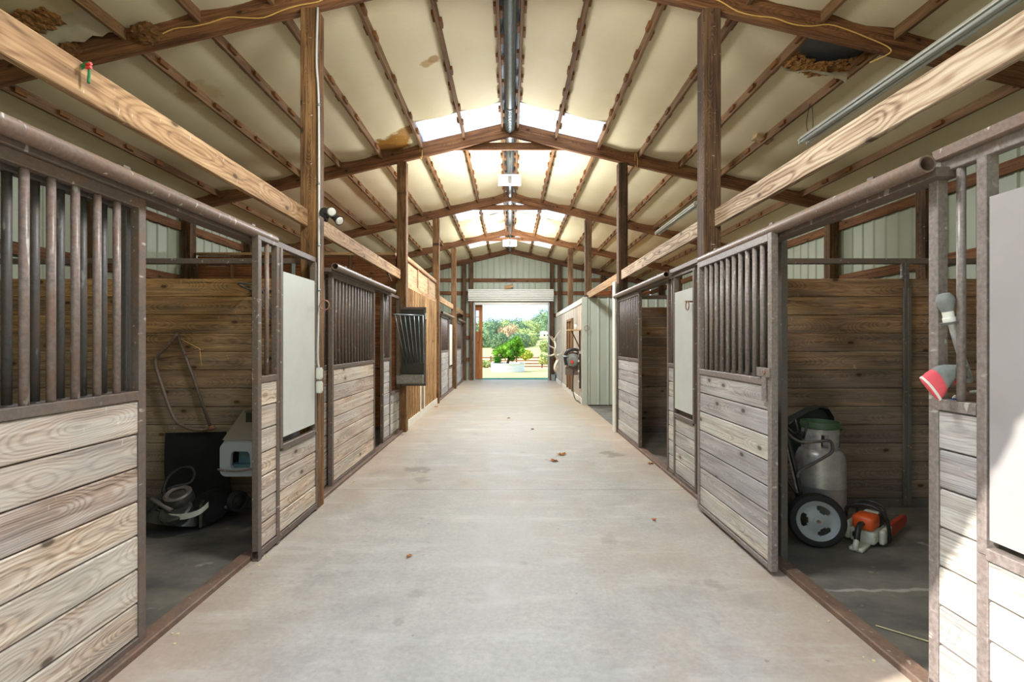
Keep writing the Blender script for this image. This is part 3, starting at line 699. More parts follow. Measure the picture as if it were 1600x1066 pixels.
# roll up door + sliding door at the far end
d1 = thing('door_1', 'white ribbed roll-up door, rolled up above the far doorway', None, (0, YE - .2, 3.0), kind='structure')
for k in range(6):
    bm = bmesh.new(); z = 3.06 + k * .078
    prof = [(0, 0), (-.03, .012), (-.035, .04), (-.03, .066), (0, .076)]
    for x0, x1 in ((-1.62, 1.68),):
        A = [bm.verts.new((x0, YE - .22 + a - .10 * math.sin(math.pi * (k + .5) / 7), z + b)) for a, b in prof]; Bv = [bm.verts.new((x1, YE - .22 + a - .10 * math.sin(math.pi * (k + .5) / 7), z + b)) for a, b in prof]
        for i in range(4): bm.faces.new((A[i], A[i + 1], Bv[i + 1], Bv[i]))
        bbox(bm, (x0 + .01, x1 - .01), (YE - .2, YE - .1), (z, z + .07))
    mk('slat', bm, M['white'], d1)
B('bottom_bar', d1, M['white'], (-1.40, 1.5), (YE - .12, YE - .07), (2.93, 3.03))
for x in (OPX[0] + .01, OPX[1] - .07): B('guide_rail', d1, M['galv'], (x, x + .06), (YE - .12, YE - .075), (0, 3.0))
d2 = thing('door_2', 'brown wooden sliding door with three small panes, left of far doorway', None, (-1.25, YE + .2, 0), kind='structure')
xa, xb = -1.40, -1.09
B('stile', d2, M['pdoor'], (xa, xa + .05), (YE + .16, YE + .2), (.03, 2.96)); B('stile', d2, M['pdoor'], (xb - .14, xb), (YE + .16, YE + .2), (.03, 2.96))
for a, b in ((.03, 1.9), (2.75, 2.96)): B('board', d2, M['pdoor'], (xa + .05, xb - .14), (YE + .165, YE + .195), (a, b))
for k in range(3):
    z = 1.93 + k * .275; B('pane', d2, M['pane'], (xa + .05, xb - .14), (YE + .175, YE + .18), (z, z + .25)); B('muntin', d2, M['pdoor'], (xa + .05, xb - .14), (YE + .165, YE + .195), (z + .25, z + .275), L='x')

# ================================================================ lamps
def led(label, y, k=1.0):
    t = thing('ceiling_lamp', label, 'lamp', (0, y, 4.36), group='lamps under the ridge')
    B('housing', t, M['galv'], (-.10, .10), (y - .12, y + .12), (4.42, 4.54)); B('diffuser', t, M['glow'], (-.21, .19), (y - .12, y + .12), (4.38, 4.42))
    B('reflector', t, M['glow'], (-.21, .19), (y - .135, y - .122), (4.32, 4.50)); rod('hanger', t, M['galv'], (0, y, 4.54), (0, y, 4.98), .012)
    B('driver_cover', t, M['cond'], (-.04, .03), (y - .145, y - .136), (4.34, 4.48))
    l = bpy.data.lights.new('lamp_light', 'AREA'); l.shape = 'DISK'; l.size = .5; l.energy = LED_W * .4 * k; l.color = (.93, .97, 1)
    lo = bpy.data.objects.new('lamp_light', l); COL.objects.link(lo); lo.location = (0, y, 4.30)
    l2 = bpy.data.lights.new('lamp_light', 'POINT'); l2.shadow_soft_size = .25; l2.energy = LED_W * .9 * k; l2.color = (.93, .97, 1)
    lo = bpy.data.objects.new('lamp_light', l2); COL.objects.link(lo); lo.location = (0, y, 4.0)
led('lit square ceiling lamp nearer the camera, hung under the ridge', 8.75)
led('lit square ceiling lamp farther away, above the roll-up door', 14.3)
led('unseen fill lamp added over the near entrance', 2.7, .55)  # out of view, added as fill light for the near bays
def fluoro(label, x, y0, y1, z):
    t = thing('fluorescent_fixture', label, 'lamp', (x, (y0 + y1) / 2, z))
    bm = bmesh.new(); pr = [(-.03, .05), (.03, .05), (.07, .005), (.07, -.005), (.02, .01), (.02, -.02), (-.02, -.02), (-.02, .01), (-.07, -.005), (-.07, .005)]
    A = [bm.verts.new((x + a, y0, z + b)) for a, b in pr]; C = [bm.verts.new((x + a, y1, z + b)) for a, b in pr]
    for i in range(10): bm.faces.new((A[i], A[(i + 1) % 10], C[(i + 1) % 10], C[i]))
    bm.faces.new(A); bm.faces.new(C[::-1]); mk('reflector', bm, M['white'], t)
    for dx in (-.045, .045):
        rod('tube', t, M['tubeg'], (x + dx, y0 + .03, z - .025), (x + dx, y1 - .03, z - .025), .016)
        for y in (y0 + .015, y1 - .015): B('socket', t, M['offw'], (x + dx - .018, x + dx + .018), (y - .012, y + .012), (z - .05, z + .0))
    for y in (y0 + .15, y1 - .12):
        for dx in (-.02, .03): tube('hanging_wire', t, M['black'], curve([(x + dx, y, z + .05), (x + dx * 1.5, y + .01, (z + RB(x) + .1) / 2), (x + dx * .5, y - .02, RB(x) + .13)]), .004, 5)
fluoro('long unlit two-tube fluorescent fixture, nearest on the right under the roof', 3.47, 3.25, 5.68, 3.88)
fluoro('unlit fluorescent fixture farther back on the right', 3.47, 8.9, 11.3, 4.06)

# ================================================================ things on the posts
# conduit with flood lamps
t = thing('electrical_conduit', 'white conduit running up the first left post', 'conduit', (-1.715, T[1] - .03, 0))
cxx = -1.705
tube('pipe', t, M['cond'], curve([(cxx - .01, T[1] - hp - .012, 4.48), (cxx - .02, T[1] - hp - .014, 4.0), (cxx, T[1] - hp - .014, 3.55), (cxx, T[1] - hp - .014, 2.0), (cxx - .01, T[1] - hp - .014, 1.4), (cxx + .0, T[1] - hp - .014, 1.27)], 5), .0095, 8)
for z in (3.6, 2.9, 2.35, 1.95): rod('strap', t, M['galv'], (cxx, T[1] - hp - .014, z), (cxx, T[1] - hp - .014, z + .02), .014)
t = thing('outlet_boxes', 'two stacked grey outlet boxes on the first left post', 'outlet', (-1.70, T[1] - .1, 1.1))
for a, b in ((1.165, 1.27), (1.045, 1.15)):
    o = B('box', t, M['cond'], (-1.775, -1.675), (T[1] - hp - .055, T[1] - hp - .002), (a, b), ch=.006); B('cover', o, M['offw'], (-1.766, -1.684), (T[1] - hp - .062, T[1] - hp - .055), (a + .01, b - .01)); B('side_cover', o, M['offw'], (-1.675, -1.668), (T[1] - hp - .05, T[1] - hp - .01), (a + .015, b - .015))
t = thing('floodlight', 'black twin-head floodlight on the first left post', 'floodlight', (-1.68, T[1] - .12, 2.68))
c0 = P(508, 333, 4.27)
rod('junction_box', t, M['black'], c0 + Vector((0, -.02, 0)), c0 + Vector((0, .03, 0)), .045, 14)
for (dx, dz, ax_) in ((.075, .0, (.3, -.9, -.25)), (.11, -.055, (.75, -.45, -.55))):
    c = c0 + Vector((dx, -.04, dz)); ax = Vector(ax_).normalized()
    mt = ax.to_track_quat('Z', 'Y').to_matrix().to_4x4(); mt.translation = c - ax * .05
    h_ = lathe('lamp_head', t, M['black'], [(0, -.02), (.022, -.02), (.028, 0), (.03, .05), (.042, .1), (.044, .11), (.038, .11)], 16, mt)
    lathe('bulb', h_, M['bulb'], [(.038, .105), (.03, .118), (0, .124)], 16, mt)
    tube('arm', t, M['black'], [c0 + Vector((0, -.02, -.01)), c - ax * .06], .009, 6)
rod('sensor', t, M['black'], c0 + Vector((.02, -.03, -.075)), c0 + Vector((.035, -.06, -.05)), .02)
def ring(label, c, r, nrm='y', rr=.0055):
    c = Vector(c); pts = [c + (Vector((r * math.cos(a), 0, r * math.sin(a))) if nrm == 'y' else Vector((0, r * math.cos(a), r * math.sin(a)))) for a in [2 * math.pi * k / 24 for k in range(24)]]
    t = thing('tie_ring', label, 'ring', c); tube('ring', t, M['ring'], pts, rr, 6, closed=True)
    rod('eye_bolt', t, M['ring'], c + Vector((0, 0, r)) + (Vector((-.02, .0, 0)) if nrm == 'x' else Vector((0, -.01, 0))), c + Vector((0, 0, r)) + (Vector((.05 if c.x > 0 else -.05, 0, 0)) if nrm == 'x' else Vector((0, .06, 0))), .008)
ring('rusty tie ring on the first left post above the outlets', P(507, 477, 4.25), .042)
ring('rusty tie ring over the pale right feed door', P(1082, 478, 4.68) + Vector((-.05, 0, 0)), .042, 'x')
ring('small iron ring on the corner of the ribbed metal room', P(917, 513, 11.3), .06)
# cord along the first rafter
pts = []
for k in range(40):
    x = -3.2 + 6.4 * k / 39
    pts.append((x, T[1] - .045, RB(x) + .06 + .035 * math.sin(k * .7) + .02 * math.sin(k * 1.9)))
pts += [(3.4, T[1] - .045, 4.16), (3.42, T[1] - .045, 4.1), (3.35, T[1] + .1, 4.1)]
tag(tube('extension_cord', None, M['cord'], curve(pts, 3), .006, 5), 'thin yellow cord stapled along the nearest rafter', 'cord')
for (x, y, lb) in ((1.5 * 1.4, T[2] - .05, 'short loop of yellow cord hanging from the second rafter, right'), (-1.48, T[2] - .05, 'short loop of yellow cord hanging from the second rafter, left')):
    z = RB(x); tag(tube('cord_loop', None, M['cord'], curve([(x, y, z + .2), (x + .02, y - .01, z + .05), (x, y, z - .05), (x - .02, y + .02, z + .04), (x - .02, y, z + .2)]), .006, 5), lb, 'cord')
# nests and torn insulation
def blobmesh(name, parent, m, c, sx, sy, sz, seed=0, sub=4, amp=.35, fr=3.0):
    bm = bmesh.new(); bmesh.ops.create_icosphere(bm, subdivisions=sub, radius=1)
    for v in bm.verts:
        n_ = v.co.copy(); d = 1 + amp * mnoise.noise(n_ * fr + Vector((seed, seed * 2, 0))) + amp * .5 * mnoise.noise(n_ * fr * 4 + Vector((seed, 0, 5)))
        v.co = Vector((n_.x * sx, n_.y * sy, n_.z * sz)) * d + Vector(c)
    return mk(name, bm, m, parent, smooth=False)
for (px, py, r, lb) in ((232, 55, .13, 'round straw bird nest on the nearest rafter, right of the two'), (108, 80, .12, 'straw bird nest on the nearest rafter, at the far left')):
    c = P(px, py, T[1] - .03); t = thing('bird_nest', lb, 'nest', c); blobmesh('nest_body', t, M['nest'], c, r, r * .7, r * .75, px, 4)
    bm = bmesh.new()
    for k in range(60):
        d = Vector((random.gauss(0, 1), random.gauss(0, 1) - .3, random.gauss(0, 1))).normalized(); a = c + Vector((d.x * r, d.y * r * .7, d.z * r * .75)); e_ = d.cross(Vector((random.random(), random.random(), random.random()))).normalized() * .03
        sweep(bm, [a - e_, a + e_ + d * .01], .0015, 3)
    o = mk('straw', bm, M['nest'], t); o['kind'] = 'stuff'
t = thing('torn_insulation', 'torn fibreglass insulation hanging from a hole, upper right', 'insulation', (3.15, 4.7, 4.3))
for (px, py, rx, rz) in ((1238, 90, .10, .07), (1255, 103, .10, .05), (1280, 108, .12, .05), (1305, 106, .10, .045), (1330, 103, .09, .06), (1352, 97, .08, .045)):
    c = P(px, py, 4.95); blobmesh('fibre_clump', t, M['fluff'], c, rx, .1, rz, px, 4, .5, 2.2)
bm = bmesh.new(); g = []
for j in range(9):
    row = []
    for i in range(13):
        u, v = i / 12, j / 8; p = Vector((2.86 + u * .6, 5.03 - v * .10, 0)); p.z = RC(p.x) - .02 - .16 * v - .04 * mnoise.noise(Vector((u * 5, v * 3, 1))); p.y += .06 * math.sin(v * 2.5 + u * 4); row.append(bm.verts.new(p))
    g.append(row)
for j in range(8):
    for i in range(12): bm.faces.new((g[j][i], g[j][i + 1], g[j + 1][i + 1], g[j + 1][i]))
mk('torn_facing', bm, M['paper'], t, smooth=True)
B('sheathing', t, M['roofm'], (2.85, 3.47), (4.42, 5.0), (4.42, 4.425))
t = thing('torn_insulation', 'ragged torn insulation at the upper left corner', 'insulation', (-4, 4, 4.3))
for (px, py, rx, rz) in ((25, 28, .13, .05), (55, 30, .12, .05), (78, 26, .06, .03), (42, 36, .08, .04)): blobmesh('fibre_clump', t, M['fluff'], P(px, py, 4.0), rx, .1, rz, px, 4, .5, 2.2)
bm = bmesh.new(); g = []
for j in range(6):
    row = []
    for i in range(11):
        u, v = i / 10, j / 5; p = Vector((-4.12 + u * .6, 4.02 + v * .26, 0)); p.z = RC(p.x) - .01 - .05 * v + .03 * mnoise.noise(Vector((u * 6, v * 3, 8))); p.y += .05 * mnoise.noise(Vector((u * 9, v, 3))); row.append(bm.verts.new(p))
    g.append(row)
for j in range(5):
    for i in range(10): bm.faces.new((g[j][i], g[j][i + 1], g[j + 1][i + 1], g[j + 1][i]))
mk('torn_facing', bm, M['paper'], t, smooth=True)
c = P(1192, 215, 6.6); o = BP('wood_block', None, M['ply'], c + Vector((-.11, 0, .03)), c + Vector((.11, 0, -.03)), .1, .14); tag(o, 'small pale wood block wedged on a purlin, right side', 'wood block')
c = P(795, 448, 18.4); o = BP('wood_block', None, M['batten'], c + Vector((-.17, 0, -.04)), c + Vector((.17, 0, .04)), .12, .05); tag(o, 'small tilted wood block above the roll-up door', 'wood block')
# green and red clip on the near left beam
c = P(137, 108, 2.03); c.x = -1.795
t = thing('plastic_clip', 'small green clip with red tips on the near left beam', 'clip', c)
tube('hook', t, M['greenp'], curve([c + Vector((-.02, 0, .0)), c + Vector((0, 0, .025)), c + Vector((.015, 0, .01)), c + Vector((.012, 0, -.06))]), .006, 6)
tube('jaw', t, M['greenp'], curve([c + Vector((-.03, 0, .012)), c + Vector((.0, 0, .012)), c + Vector((.025, -.01, .018))]), .009, 6)
for dz in (.0, .014): rod('red_tip', t, M['redp'], c + Vector((.012, -.01, dz)), c + Vector((.034, -.012, dz + .002)), .0065)

# ================================================================ left stall contents
YP = T[1] + .06 - .022          # face of the partition planks
t = thing('rubber_mat', 'black rubber mat leaning on the left plank partition', 'mat', (-2.9, 4.2, 0))
bm = bmesh.new(); cs = [P(258, 677, YP - .03), P(352, 675, YP - .03)]; lo = [Vector((-2.93, 4.12, .0)), Vector((-2.36, 4.12, .0))]
nx, ny = 8, 8; fa = [[None] * (nx + 1) for _ in range(ny + 1)]; fb = [[None] * (nx + 1) for _ in range(ny + 1)]
for j in range(ny + 1):
    for i in range(nx + 1):
        u, v = i / nx, j / ny; p = (cs[0].lerp(cs[1], u)).lerp(lo[0].lerp(lo[1], u), v); p.y -= .03 * math.sin(math.pi * v)
        fa[j][i] = bm.verts.new(p); fb[j][i] = bm.verts.new(p + Vector((0, .015, .0)))
for j in range(ny):
    for i in range(nx): bm.faces.new((fa[j][i], fa[j][i + 1], fa[j + 1][i + 1], fa[j + 1][i])); bm.faces.new((fb[j][i], fb[j + 1][i], fb[j + 1][i + 1], fb[j][i + 1]))
for i in range(nx): bm.faces.new((fa[0][i], fb[0][i], fb[0][i + 1], fa[0][i + 1])); bm.faces.new((fa[ny][i], fa[ny][i + 1], fb[ny][i + 1], fb[ny][i]))
for j in range(ny): bm.faces.new((fa[j][0], fa[j + 1][0], fb[j + 1][0], fb[j][0])); bm.faces.new((fa[j][nx], fb[j][nx], fb[j + 1][nx], fa[j + 1][nx]))
mk('mat_sheet', bm, M['matr'], t)
# bent pipe frame
t = thing('bent_pipe_frame', 'bent rusty pipe handle frame hung on the left partition', 'pipe frame', P(280, 600, YP - .06))
Yf = YP - .06
tube('pipe', t, M['pipe'], curve([P(277, 522, Yf), P(262, 540, Yf), P(246, 556, Yf), P(243, 568, Yf), P(252, 600, Yf), P(268, 645, Yf), P(280, 662, Yf), P(300, 671, Yf), P(318, 672, Yf), P(332, 668, Yf)], 6), .0145, 10)
tube('straight_pipe', t, M['steel'], [P(276, 520, Yf + .03), P(300, 585, Yf + .03), P(329, 668, Yf + .02)], .013, 8)
tube('wire', t, M['ring'], [P(243, 562, Yf), P(282, 555, Yf + .02), P(318, 546, Yf + .02)], .006, 6); tube('wire', t, M['cord'], [P(283, 530, Yf + .02), P(312, 545, Yf + .02), P(315, 572, Yf + .02)], .003, 5)
rod('socket', t, M['ring'], P(327, 670, Yf - .01), P(336, 667, Yf), .022)
B('red_bracket', t, M['ring'], (P(233, 0, Yf).x, P(249, 0, Yf).x), (Yf - .02, Yf + .04), (1.5 + (534 - 603) * Yf / F, 1.5 + (534 - 588) * Yf / F)) if False else None
o = B('hinge_plate', None, M['ring'], (-1.93, -1.845), (2.40, 2.41), (1.235, 1.285)); tag(o, 'small rust-red steel tab on the left door edge', 'bracket')
# hooded litter box on the partition
t = thing('litter_box', 'pale grey hooded litter box hung on the left partition', 'litter box', (-2.2, 4.0, .4))
yf = 3.86; yb = YP - .003
def sq(x0, x1, z0, z1, y, rad, seg=4):
    pts = []
    for (cx_, cz_, a0) in ((x1 - rad, z0 + rad, -90), (x1 - rad, z1 - rad, 0), (x0 + rad, z1 - rad, 90), (x0 + rad, z0 + rad, 180)):
        for k in range(seg + 1): a = R(a0 + 90 * k / seg); pts.append(Vector((cx_ + rad * math.cos(a), y, cz_ + rad * math.sin(a))))
    return pts
fo = sq(-2.335, -1.99, .415, .685, yf, .05); bo = sq(-2.46, -1.93, .40, .86, yb, .06)
xc, zc = -2.17, .555
inner = []
for p in fo:
    a = math.atan2(p.z - zc, p.x - xc); dx, dz = math.cos(a), math.sin(a)
    rx = .083; sc = 1 / max((abs(dx) ** 4 + abs(dz) ** 4) ** .25, 1e-6) if dz < 0 else 1.0
    inner.append(Vector((xc + dx * rx * sc, yf, zc + dz * .085 * sc)))
bm = bmesh.new(); V1 = [bm.verts.new(p) for p in fo]; V2 = [bm.verts.new(p) for p in bo]; V0 = [bm.verts.new(p) for p in inner]; V3 = [bm.verts.new(p + Vector((0, .03, 0))) for p in inner]; n_ = len(fo)
for k in range(n_):
    j = (k + 1) % n_; bm.faces.new((V1[k], V1[j], V2[j], V2[k])); bm.faces.new((V0[k], V0[j], V1[j], V1[k])); bm.faces.new((V3[k], V3[j], V0[j], V0[k]))
bm.faces.new(V2[::-1]); mk('hood', bm, M['boxp'], t)
B('inner_tray', t, M['teal'], (-2.28, -2.03), (yf + .05, yb - .05), (.44, .50)); B('inner_flap', t, M['teal'], (-2.24, -2.13), (yf + .10, yf + .11), (.48, .64))
tube('lip', t, M['steel_l'], curve([(-2.345, yf - .01, .475), (-2.25, yf - .03, .468), (-2.15, yf - .03, .468), (-2.05, yf - .01, .485)]), .008, 6)
for z in (.60, .65): B('vent_slot', t, M['black'], (-1.99, -1.985), (yf + .05, yf + .18), (z, z + .012))
bm = bmesh.new(); vs = [bm.verts.new(p) for p in ((-2.33, yf + .03, .70), (-2.01, yf + .03, .70), (-1.95, yb - .02, .865), (-2.44, yb - .02, .865))]; bm.faces.new(vs)
vs2 = [bm.verts.new(v.co + Vector((0, 0, .006))) for v in vs]; bm.faces.new(vs2[::-1])
for k in range(4): bm.faces.new((vs[k], vs[(k + 1) % 4], vs2[(k + 1) % 4], vs2[k]))
mk('dusty_lid', bm, M['boxt'], t)
t = thing('tin_box', 'small dark patterned tin box above the litter box', 'box', P(396, 657, 4.2))
a, b = P(387, 670, 4.2), P(404, 644, 4.2)
B('tin', t, M['grease'], (a.x, b.x + .06), (4.17, YP - .002), (a.z, b.z)); B('tin_lid', t, M['steel_back'], (a.x - .006, b.x + .066), (4.162, YP - .002), (b.z, b.z + .015))
# corner hay rack
t = thing('corner_hay_rack', 'dark wire corner hay rack on the left partition', 'hay rack', P(395, 480, 4.25))
a = P(381, 452, 4.28)
tube('rim', t, M['steel_back'], curve([(a.x, YP - .01, a.z), (a.x + .05, 4.1, a.z + .03), (a.x + .28, 3.98, a.z)], 5), .009, 6)
tube('rim', t, M['steel_back'], [(a.x, YP - .01, a.z), (a.x + .5, YP - .01, a.z)], .009, 6)
for k in range(6): tube('wire', t, M['steel_back'], [(a.x + k * .05, YP - .01 - k * .05, a.z), (a.x + .3, YP - .015, a.z - .42)], .005, 5)
# dismantled mower
t = thing('dismantled_mower', 'greasy dismantled push mower heap on the left stall floor', 'mower', (-2.75, 4.0, 0))
def tilt(c, ax, ang): return Matrix.Translation(c) @ Matrix.Rotation(R(ang), 4, ax)
lathe('deck', t, M['grease'], [(0, .10), (.16, .10), (.22, .08), (.25, .02), (.26, .0)], 28, tilt((-2.72, 3.95, .03), 'X', -14) @ Matrix.Rotation(R(8), 4, 'Y'))
lathe('engine_shroud', t, M['grease'], [(0, .05), (.04, .05), (.06, .04), (.09, .045), (.10, .03), (.105, .0), (.105, -.03)], 24, tilt((-2.66, 3.86, .24), 'X', 22))
lathe('recoil_ring', t, M['steel_back'], [(.06, .0), (.085, .012), (.10, .0), (.085, -.012), (.06, 0)], 24, tilt((-2.66, 3.84, .285), 'X', 22))
lathe('pulley', t, M['grease'], [(0, .02), (.05, .02), (.10, .03), (.115, .02), (.115, -.02), (.08, -.03), (0, -.03)], 24, tilt((-2.63, 3.78, .16), 'X', 30))
lathe('air_filter', t, M['steel_back'], [(0, .05), (.05, .05), (.06, .03), (.06, -.03), (0, -.03)], 16, tilt((-2.90, 3.92, .15), 'X', 30))
for (p, q, w_, h_) in (((-3.02, 3.80, .10), (-2.80, 3.9, .22), .12, .05), ((-2.88, 3.78, .06), (-2.78, 3.84, .24), .03, .03), ((-2.55, 4.0, .10), (-2.45, 3.8, .12), .18, .02)): BP('metal_plate', t, M['grease'], p, q, w_, h_)
bm = bmesh.new(); pts = curve([P(243, 795, 3.82), P(262, 806, 3.74), P(285, 808, 3.70), P(310, 801, 3.70), P(325, 789, 3.76)], 5); pv = None
for i, p in enumerate(pts):
    h_ = .035 * (.35 + .65 * min(1, i / 8)); vs = [bm.verts.new(p + Vector((0, 0, -h_ * .6))), bm.verts.new(p + Vector((0, 0, h_ * .6))), bm.verts.new(p + Vector((0, .006, h_ * .6))), bm.verts.new(p + Vector((0, .006, -h_ * .6)))]
    if pv:
        for k in range(4): bm.faces.new((pv[k], pv[(k + 1) % 4], vs[(k + 1) % 4], vs[k]))
    else: bm.faces.new(vs)
    pv = vs
bm.faces.new(pv[::-1]); o = mk('deck_skirt', bm, M['offw'], t); o['label'] = 'off-white curved metal skirt'
tube('hose', t, M['rubber'], curve([P(254, 770, 3.9), P(262, 748, 3.95), P(280, 733, 4.0), P(298, 731, 4.0), P(304, 742, 4.0), P(296, 755, 3.95), P(275, 760, 3.9), P(262, 765, 3.88)], 6), .012, 8)
tube('axle', t, M['steel'], [P(335, 792, 3.98), P(368, 793, 3.98)], .014, 8); tube('lever', t, M['steel_back'], [P(236, 780, 3.8), P(268, 798, 3.75)], .018, 8)
lathe('rear_dome', t, M['matr'], [(0, .10), (.08, .09), (.14, .05), (.16, 0)], 24, tilt((-2.50, 4.02, .12), 'X', 40))
def wheel(name, parent, c, ax, r, wdt, mt_, mr, hub=.4):
    m_ = Vector(ax).to_track_quat('Z', 'Y').to_matrix().to_4x4(); m_.translation = Vector(c)
    w2 = wdt / 2; prof = [(r * .68, -w2 * .8), (r * .8, -w2), (r * .93, -w2 * .85), (r, -w2 * .4), (r, w2 * .4), (r * .93, w2 * .85), (r * .8, w2), (r * .68, w2 * .8)]
    wh = lathe(name, parent, mt_, prof, 40, m_)
    return wh, m_
wh, m_ = wheel('wheel', t, P(371, 783, 3.95), (1, -.5, 0), .085, .06, M['rubber'], M['rim']); lathe('wheel_hub', wh, M['grease'], [(0, .03), (.02, .03), (.03, .01), (.06, .0), (.06, -.02), (0, -.02)], 20, m_)
wh, m_ = wheel('wheel', t, (-2.98, 4.08, .085), (1, -.2, 0), .085, .06, M['rubber'], M['rim']); lathe('wheel_hub', wh, M['grease'], [(0, .03), (.02, .03), (.06, .0), (.06, -.02), (0, -.02)], 20, m_)
# ================================================================ swung-out hay rack, second left stall
t = thing('hay_rack_door', 'dark hay rack feed door swung out over the left aisle edge', 'hay rack', (-1.6, 7.9, 0))
yd = 7.93
B('back_panel', t, M['grease'], (-1.80, -1.41), (yd, yd + .012), (.83, 2.05)); B('frame_tube', t, M['steel'], (-1.425, -1.385), (yd - .02, yd + .02), (.77, 2.07)); B('frame_tube', t, M['steel'], (-1.80, -1.41), (yd - .02, yd + .02), (2.03, 2.07)); B('frame_tube', t, M['steel'], (-1.80, -1.41), (yd - .02, yd + .02), (.77, .81))
B('hinge_tab', t, M['white'], (-1.40, -1.37), (yd - .03, yd - .02), (1.87, 1.97))
rod('top_wire', t, M['galv'], (-1.82, 7.48, 1.93), (-1.41, yd - .03, 1.93), .008); rod('top_wire', t, M['galv'], (-1.41, yd - .03, 1.93), (-1.80, yd - .03, 1.93), .008)
for k in range(7):
    u = k / 6; rod('rack_rod', t, M['galv'], (-1.80 + .37 * u, 7.50 + (yd - .05 - 7.50) * u, 1.93), (-1.72 + .30 * u, yd - .04, 1.14), .006, 6)
bm = bmesh.new()
tr = [(-1.81, 7.62), (-1.42, yd - .16), (-1.42, yd - .02), (-1.81, yd - .02)]
top = [bm.verts.new((x, y, .96)) for x, y in tr]; bot = [bm.verts.new((x * .995 - .01, min(y + .04, yd - .02), .82)) for x, y in tr]; ti = [bm.verts.new((x * 1.0 + (.012 if x < -1.6 else -.012), y + (.012 if k < 2 else -.012), .96)) for k, (x, y) in enumerate(tr)]; bi_ = [bm.verts.new((v.co.x, v.co.y, .84)) for v in ti]
for k in range(4):
    j = (k + 1) % 4; bm.faces.new((top[k], top[j], bot[j], bot[k])); bm.faces.new((top[k], ti[k], ti[j], top[j])); bm.faces.new((ti[k], bi_[k], bi_[j], ti[j]))
bm.faces.new(bot); bm.faces.new(bi_); mk('feed_trough', bm, simple('dusty_trough', srgb(128, 124, 116), .7, .1, var=.6, vs=30), t)
B('trough_back', t, M['grease'], (-1.77, -1.43), (yd - .012, yd - .002), (.97, 1.16))

# ================================================================ right stall contents
t = thing('gas_cylinder', 'tall scuffed grey gas cylinder with green rim, right stall', 'gas cylinder', (2.50, 3.87, 0))
W0 = Matrix.Translation((2.50, 3.87, -.02)) @ Matrix.Diagonal((1, 1, .92, 1))
lathe('tank', t, M['cyl'], [(0, .045), (.10, .045), (.15, .06), (.172, .10), (.175, .13), (.175, .40), (.177, .405), (.177, .412), (.175, .417), (.175, .60), (.17, .66), (.15, .705), (.12, .73), (0, .74)], 44, W0)
lathe('foot_ring', t, M['cyl'], [(.11, .07), (.125, .0), (.13, .0), (.13, .07)], 32, W0)
bm = bmesh.new(); seg = 48; rr = .132
def inhole(a):
    return any(abs((a - c + 180) % 360 - 180) < wd for c, wd in ((-110, 13), (-45, 13), (90, 20), (170, 10)))
zs = [.70, .745, .86, .915]; rings = {}
for ri, rr_ in enumerate((rr, rr - .005)):
    for zi, z in enumerate(zs):
        for k in range(seg): a = 2 * math.pi * k / seg; rings[ri, zi, k] = bm.verts.new((rr_ * math.cos(a), rr_ * math.sin(a), z))
for zi in range(3):
    for k in range(seg):
        if zi == 1 and inhole(360 * (k + .5) / seg): continue
        j = (k + 1) % seg
        bm.faces.new((rings[0, zi, k], rings[0, zi, j], rings[0, zi + 1, j], rings[0, zi + 1, k])); bm.faces.new((rings[1, zi, k], rings[1, zi + 1, k], rings[1, zi + 1, j], rings[1, zi, j]))
mk('collar', bm, M['cyl'], t, W0, smooth=True)
lathe('collar_rim', t, M['green'], [(.132, .90), (.139, .905), (.142, .935), (.139, .955), (.131, .955), (.128, .93), (.131, .90)], 40, W0, label='green painted collar rim')
lathe('valve', t, M['grease'], [(0, .83), (.03, .83), (.03, .80), (.018, .79), (.018, .73)], 14, W0)
# stroller: wheel, frame, seat
t = thing('folded_stroller', 'folded black stroller with grey-rimmed wheel leaning by the gas cylinder', 'stroller', (2.2, 3.6, 0))
wc = Vector((2.275, 3.565, .175)); wax = Vector((-.28, -1, .10)).normalized()
wh, m_ = wheel('wheel', t, wc, wax, .195, .085, M['rubber'], M['rim'])
tread = bmesh.new()
# rim with three kidney openings
bm = bmesh.new(); ro, ri = .140, .028; zf = .028
def rimpt(r_, a, z): return (r_ * math.cos(a), r_ * math.sin(a), z)
sg = 60; rl = [.030, .060, .075, .105, .112, .138]; zz_ = [.040, .030, .026, .018, .022, .036]
vv = {(i, k, q): bm.verts.new(rimpt(rl[i], 2 * math.pi * k / sg, zz_[i] - q * .012)) for i in range(6) for k in range(sg) for q in (0, 1)}
for i in range(5):
    for k in range(sg):
        j = (k + 1) % sg; a = (360 * (k + .5) / sg) % 120
        if i in (1, 2, 3) and abs(a - 60) < (30 if i == 2 else 25 if i == 3 else 20): continue
        bm.faces.new([vv[i, k, 0], vv[i + 1, k, 0], vv[i + 1, j, 0], vv[i, j, 0]]); bm.faces.new([vv[i, k, 1], vv[i, j, 1], vv[i + 1, j, 1], vv[i + 1, k, 1]])
mk('rim', bm, M['rim'], wh, m_, smooth=True)
lathe('rim_lip', wh, M['rim'], [(.132, -.03), (.132, .036), (.142, .042), (.147, .034), (.138, -.03)], 44, m_); lathe('hub', wh, M['rim'], [(0, .05), (.014, .05), (.016, .046), (.032, .044), (.034, -.02), (0, -.02)], 24, m_); lathe('axle_nut', wh, M['ring'], [(0, .062), (.011, .062), (.012, .05)], 8, m_)
fr_ = M['black']
tube('frame_rail', t, fr_, curve([P(1222, 640, 3.75), P(1232, 690, 3.7), P(1246, 745, 3.66), P(1252, 780, 3.66)], 4), .016, 10)
tube('frame_rail', t, M['steel_r'], curve([P(1222, 660, 3.68), P(1234, 720, 3.65), P(1246, 770, 3.62)], 4), .007, 8)
